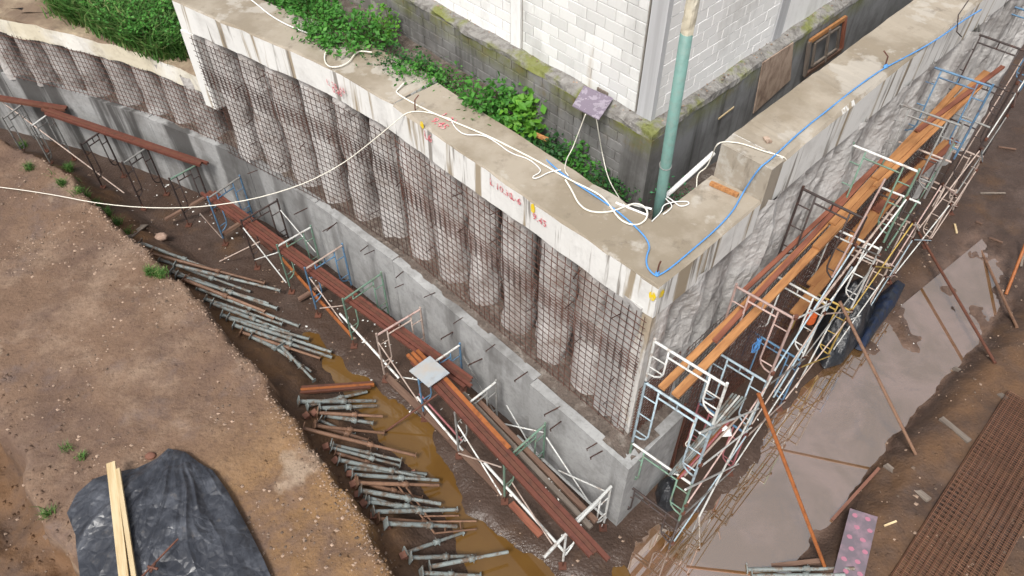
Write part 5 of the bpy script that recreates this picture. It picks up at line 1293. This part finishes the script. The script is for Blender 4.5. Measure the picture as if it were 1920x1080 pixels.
PR_ = [((263, 455), (410, 510), G_), ((285, 478), (497, 534), B_), ((331, 502), (528, 553), G_), ((332, 516), (505, 573), G_), ((347, 527), (500, 592), B_), ((400, 574), (543, 628), G_), ((428, 596), (622, 664), G_), ((440, 612), (624, 676), G_),
       ((530, 655), (590, 718), G_),
       ((560, 753), (705, 755), G_), ((600, 768), (707, 767), G_), ((597, 779), (720, 793), B_), ((600, 788), (709, 840), G_), ((590, 801), (720, 817), B_), ((570, 808), (780, 863), B_), ((620, 833), (752, 866), G_), ((623, 842), (750, 876), G_),
       ((637, 867), (797, 903), G_), ((660, 890), (824, 909), G_), ((670, 908), (824, 918), B_), ((677, 924), (827, 951), G_), ((690, 941), (831, 959), G_), ((700, 962), (857, 960), G_), ((725, 986), (857, 993), G_),
       ((760, 1037), (868, 1003), G_), ((770, 1048), (893, 1048), G_), ((807, 1067), (953, 1048), G_), ((790, 1074), (900, 1083), G_)]
XT = [((300, 486), (470, 548), G_), ((322, 508), (520, 580), G_), ((352, 522), (515, 600), B_), ((372, 540), (560, 610), G_), ((385, 560), (530, 612), G_), ((415, 590), (580, 640), G_), ((452, 622), (600, 672), B_), ((470, 630), (545, 668), G_),
      ((500, 640), (585, 700), G_), ((575, 760), (690, 742), G_), ((610, 778), (700, 798), G_), ((592, 795), (690, 828), B_), ((628, 848), (745, 884), B_), ((648, 876), (800, 892), G_), ((664, 900), (790, 934), B_), ((684, 932), (800, 968), G_), ((708, 972), (846, 985), B_)]
for k, (b_, t_, mt) in enumerate(XT):
    prop('%s steel prop buried low in the pile, %s buried one from the top' % ('grey' if mt == G_ else 'rust brown', ORD[k]), b_, t_, mt, za=-.015)
for k, (b_, t_, mt) in enumerate(PR_):
    grp = 'upper' if k < 9 else ('middle' if k < 17 else 'lower'); j = k if k < 9 else (k - 9 if k < 17 else k - 17)
    prop('%s steel prop on the trench slope, %s from top of the %s cluster' % ('grey' if mt == G_ else 'rust brown', ORD[j], grp), b_, t_, mt, za=.05 * (k % 3))
bundle((515, 734), (690, 722), .62, 3, .06, .05, ['rust', 'rust_orange', 'rust'], 'rust beam laid along the top of the middle prop cluster, the %s', 'beams at the prop clusters', za=.2)
# dropped rusty frame among the props
df = thing('scaffold_frame', 'rusty scaffold frame lying fallen among the lower props', 'scaffold frame', ground(815, 1000, .1))
for a_, c_ in (((743, 907), (815, 1000)), ((752, 900), (810, 980)), ((815, 1000), (893, 992)), ((808, 978), (893, 977)), ((795, 968), (860, 967))): rod('tube', ground(*a_, .22), ground(*c_, .16), .02, 'prop_rust', df)
for a_, c_ in (((765, 935), (773, 930)), ((785, 962), (793, 955)), ((835, 998), (833, 977)), ((865, 995), (862, 977))): rod('rung', ground(*a_, .2), ground(*c_, .2), .014, 'prop_rust', df)
# square red brown footing blocks at the props
for k, (px, py) in enumerate([(575, 780), (590, 775), (612, 838), (630, 864), (657, 889), (663, 908), (672, 927), (683, 944), (702, 967), (727, 985), (757, 1042), (775, 889)]):
    p = ground(px, py, .06); mb = MB(); a = random.uniform(0, 1.5); s_ = .062
    mb.box(p, Vector((math.cos(a), math.sin(a), .2)) * s_, Vector((-math.sin(a), math.cos(a), .1)) * s_, Vector((-.2, -.1, 1)) * s_ * .8)
    tag(obj('footing_block', mb, 'brick_red'), 'red brown block at a prop foot, %s block from the top' % ORD[k] if k < 11 else 'lone red brown block lying in the brown puddle', 'block', 'blocks at the prop feet')
# stones with a look of their own
def boulder(label, px, py, r, mat, seed):
    rs = random.Random(seed); p = ground(px, py); mb = MB(); rows = []
    for i in range(7):
        ph = math.pi * i / 6; rows.append([(p.x + r * 1.2 * math.sin(ph) * math.cos(t) * rs.uniform(.85, 1.1), p.y + r * math.sin(ph) * math.sin(t) * rs.uniform(.85, 1.1), p.z + r * .25 + r * .6 * math.cos(ph)) for t in np.linspace(0, 6.28, 11)[:-1]])
    mb.grid(rows, True); mb.smooth = True; tag(obj('stone', mb, mat), label, 'stone')
boulder('pinkish pale stone lying in the trench mud near the grey board', 303, 446, .15, 'pink_stone', 1)
boulder('small brown stone on the bank above the tarpaulin', 283, 856, .09, 'brick_red', 2)

# ------------------------------------------------------------------ right bank
for k, ((a_, c_, w), lb) in enumerate(zip([((1788, 690), (1886, 747), .13), ((1764, 784), (1818, 828), .13), ((1660, 872), (1742, 938), .13)], ['grey timber lying on the right bank, farthest of three', 'grey timber lying on the right bank, middle of three', 'grey timber lying on the right bank, nearest to the camera'])):
    plank(lb, ground(*a_, .03), ground(*c_, .04), w, .05, 'grey_wood', 'timber', name='timber')
pb = [at(1594, 953, .47), at(1646, 969, .45), at(1614, 1110, .45), at(1556, 1100, .47)]
brd = thing('patterned_board', 'pink dotted board lying on the right bank beside the rebar stack', 'board', pb[3])
mb = MB(); mb.add(pb + [p - Vector((0, 0, .025)) for p in pb], [(0, 3, 2, 1), (4, 5, 6, 7), (0, 1, 5, 4), (1, 2, 6, 5), (2, 3, 7, 6), (3, 0, 4, 7)]); obj('panel', mb, 'pink_print', brd)
rs = random.Random(4); nrm = (pb[1] - pb[0]).cross(pb[3] - pb[0]).normalized(); nrm = nrm if nrm.z > 0 else -nrm
ex = (pb[1] - pb[0]).normalized(); ey = nrm.cross(ex)
for i in range(7):
    for j in range(2):
        c = pb[0].lerp(pb[3], (i + .5) / 7).lerp(pb[1].lerp(pb[2], (i + .5) / 7), .28 + .46 * j + (.10 if i % 2 else -.06)) + nrm * .003
        mb = MB(); mb.add([c + ex * math.cos(t) * .052 * rs.uniform(.9, 1.1) + ey * math.sin(t) * .045 * rs.uniform(.9, 1.1) for t in np.linspace(0, 6.28, 15)[:-1]], [tuple(range(14))])
        obj('dot', mb, 'pink_dot', brd)
plank('small pale stick lying between the pink board and the rebar stack', ground(1658, 986, .02), ground(1681, 977, .02), .035, .02, 'pale_wood', 'stick', name='stick')
plank('red brown edging strip at the waterline of the right bank', ground(1648, 878, .05), ground(1560, 975, .05), .06, .05, 'brick_red', 'edging', name='edging_strip')
# stack of mesh sheets
q = [at(1648, 1120, .48), at(1905, 722, .48), at(2010, 800, .48), at(1875, 1085, .48), at(1830, 1150, .48)]
a0, a1 = at(1640, 1130, .52), at(1893, 733, .52); e1 = (a1 - a0).normalized(); e2 = Vector((e1.y, -e1.x, 0)); LL = (a1 - a0).length
rs = random.Random(12); Wd = (at(1868, 1080, .52) - a0).dot(e2)
SN = ['rusty rebar mesh sheet lying on top of the stack on the right bank', 'rusty rebar mesh sheet second from the top of the stack', 'rusty rebar mesh sheet third from the top of the stack', 'rusty rebar mesh sheet third from the bottom of the stack', 'rusty rebar mesh sheet second from the bottom of the stack', 'rusty rebar mesh sheet at the bottom of the stack']
for k in range(6):
    z = Vector((0, 0, -.026 * k)); off = e1 * rs.uniform(-.022, .022) + e2 * rs.uniform(-.022, .022); sk = rs.uniform(-.03, .03)
    root = thing('rebar_mesh', SN[k], 'rebar mesh', a0 + z, 'stacked mesh sheets'); mbx = MB(); mt = 'rebar_stack' if k < 2 else 'rebar'
    sag = lambda p: p + Vector((0, 0, .035 * float(vnoise(p.x * 1.1, p.y * 1.1, 60 + k))))
    bars = [(a0 + e1 * q + off + z, a0 + e1 * (q + sk) + e2 * Wd + off + z) for q in np.arange(0, LL + .01, .115)]
    bars += [(a0 + e2 * q + off + z + Vector((0, 0, .011)), a0 + e2 * q + e1 * LL + off + z + Vector((0, 0, .011)) + e2 * sk) for q in np.arange(0, Wd + .01, .115)]
    for A_, B2 in bars:
        A_, B2 = sag(A_), sag(B2); w = e1 * rs.uniform(-.006, .006)
        if k < 2: rod('bar', A_ + w, B2 - w, .0058, mt, root, 5)
        else: mbx.tube([A_, B2], .0055, 5)
    if k >= 2: stuff(obj('bars', mbx, mt, root))
# props at the lower right edge
prop('pale grey steel prop at the bottom edge of the picture, upper one', (1402, 1068), (1603, 1066), G_, group='props at the bottom right')
prop('pale grey steel prop at the bottom edge of the picture, lower one', (1412, 1080), (1585, 1078), G_, group='props at the bottom right')
plank('black rotten timber lying in the water behind the two pale props', ground(1447, 1062, .06), ground(1538, 1052, .06), .09, .07, 'brown_wood', 'timber', name='timber')
for k, (a_, c_) in enumerate([((1855, 445), (1880, 455)), ((1838, 362), (1885, 362)), ((1830, 415), (1842, 420)), ((1790, 420), (1794, 437)), ((1872, 275), (1905, 280))]):
    plank(['short brown stick on the mud near the far puddle arm', 'pale straight stick on the mud at the far right', 'small dark stick on the mud left of the brown stick', 'pale chip standing by the leaning brown pole', 'dark stick on the mud below the far scaffold'][k], ground(*a_, .03), ground(*c_, .03), .05, .03, ['brown_wood', 'grey_wood', 'brown_wood', 'pale_wood', 'brown_wood'][k], 'stick', name='stick')

# ------------------------------------------------------------------ loose gravel and litter
rs = random.Random(21); mb = MB()
def sprinkle(n, xr, yr, lo, hi, cond=None):
    xs = np.array([rs.uniform(*xr) for _ in range(n)]); ys = np.array([rs.uniform(*yr) for _ in range(n)]); zs_ = hfun(xs, ys)
    for x, y, z in zip(xs, ys, zs_):
        if z < 0.01 or (cond and not cond(x, y, z)): continue
        rock(mb, (x, y, z + .004), lo + (hi - lo) * rs.random() ** 4, rs)
clus = lambda x, y: float(fbm(np.array(x) * .8, np.array(y) * .8, 300, 4)) + rs.uniform(-.25, .25) > 0.12
sprinkle(16000, (-13, -1.5), (4, 17), .005, .05, lambda x, y, z: z > .8 and clus(x, y))
sprinkle(6000, (-13, 2.5), (4.5, 18), .007, .05, lambda x, y, z: z < .8 and clus(x, y))
sprinkle(4500, (4, 13), (4, 16), .007, .05, lambda x, y, z: clus(x, y))
for k in range(1400):                      # pebbles gathered along the crumbling rim
    (x0, y0), (x1, y1) = EDGE[rs.randint(3, 9):][:2]; t = rs.random(); x = x0 + (x1 - x0) * t + rs.gauss(-.08, .12); y = y0 + (y1 - y0) * t + rs.gauss(-.05, .12)
    rock(mb, (x, y, hz(x, y)), rs.uniform(.008, .03), rs)
stuff(obj('gravel', mb, 'pebble'))
mb = MB()
for k in range(520):
    (x0, y0), (x1, y1) = EDGE[rs.randint(2, 10):][:2]; t = rs.random(); w = rs.random() ** 2 * 1.6
    x = x0 + (x1 - x0) * t - .6 * w + rs.gauss(.05, .12); y = y0 + (y1 - y0) * t - .6 * w + rs.gauss(.05, .12)
    rock(mb, (x, y, hz(x, y)), rs.uniform(.02, .07) * (1.0 if rs.random() < .25 else .6), rs)
for k in range(260):
    x, y = GULLY[rs.randint(0, 4)]; x += rs.gauss(-.3, .5); y += rs.gauss(0, .6); rock(mb, (x, y, hz(x, y)), rs.uniform(.02, .08), rs)
for k in range(420):
    p = Cw + V * rs.uniform(.5, 11) + M * rs.uniform(3.6, 6.0); rock(mb, (p.x, p.y, hz(p.x, p.y)), rs.uniform(.015, .05), rs)
stuff(obj('soil_clods', mb, 'ground'))
mb = MB()
for k in range(260):
    t = rs.uniform(.2, 17); p, d = walk([Cw] + LOW, t); nn = Vector((-d.y, d.x)); p = p + nn * (.15 + abs(rs.gauss(0, .55)))
    z = hz(p.x, p.y)
    if z > .5: continue
    leaf(mb, Vector((p.x, p.y, z + .012)), rs.uniform(.03, .11), rs) if rs.random() < .6 else rock(mb, (p.x, p.y, z + .01), rs.uniform(.01, .035), rs)
for k in range(140):
    p = Cw + V * rs.uniform(0, 10) + M * rs.uniform(.1, 2.6); leaf(mb, Vector((p.x, p.y, hz(p.x, p.y) + .012)), rs.uniform(.02, .06), rs)
stuff(obj('litter', mb, 'litter'))
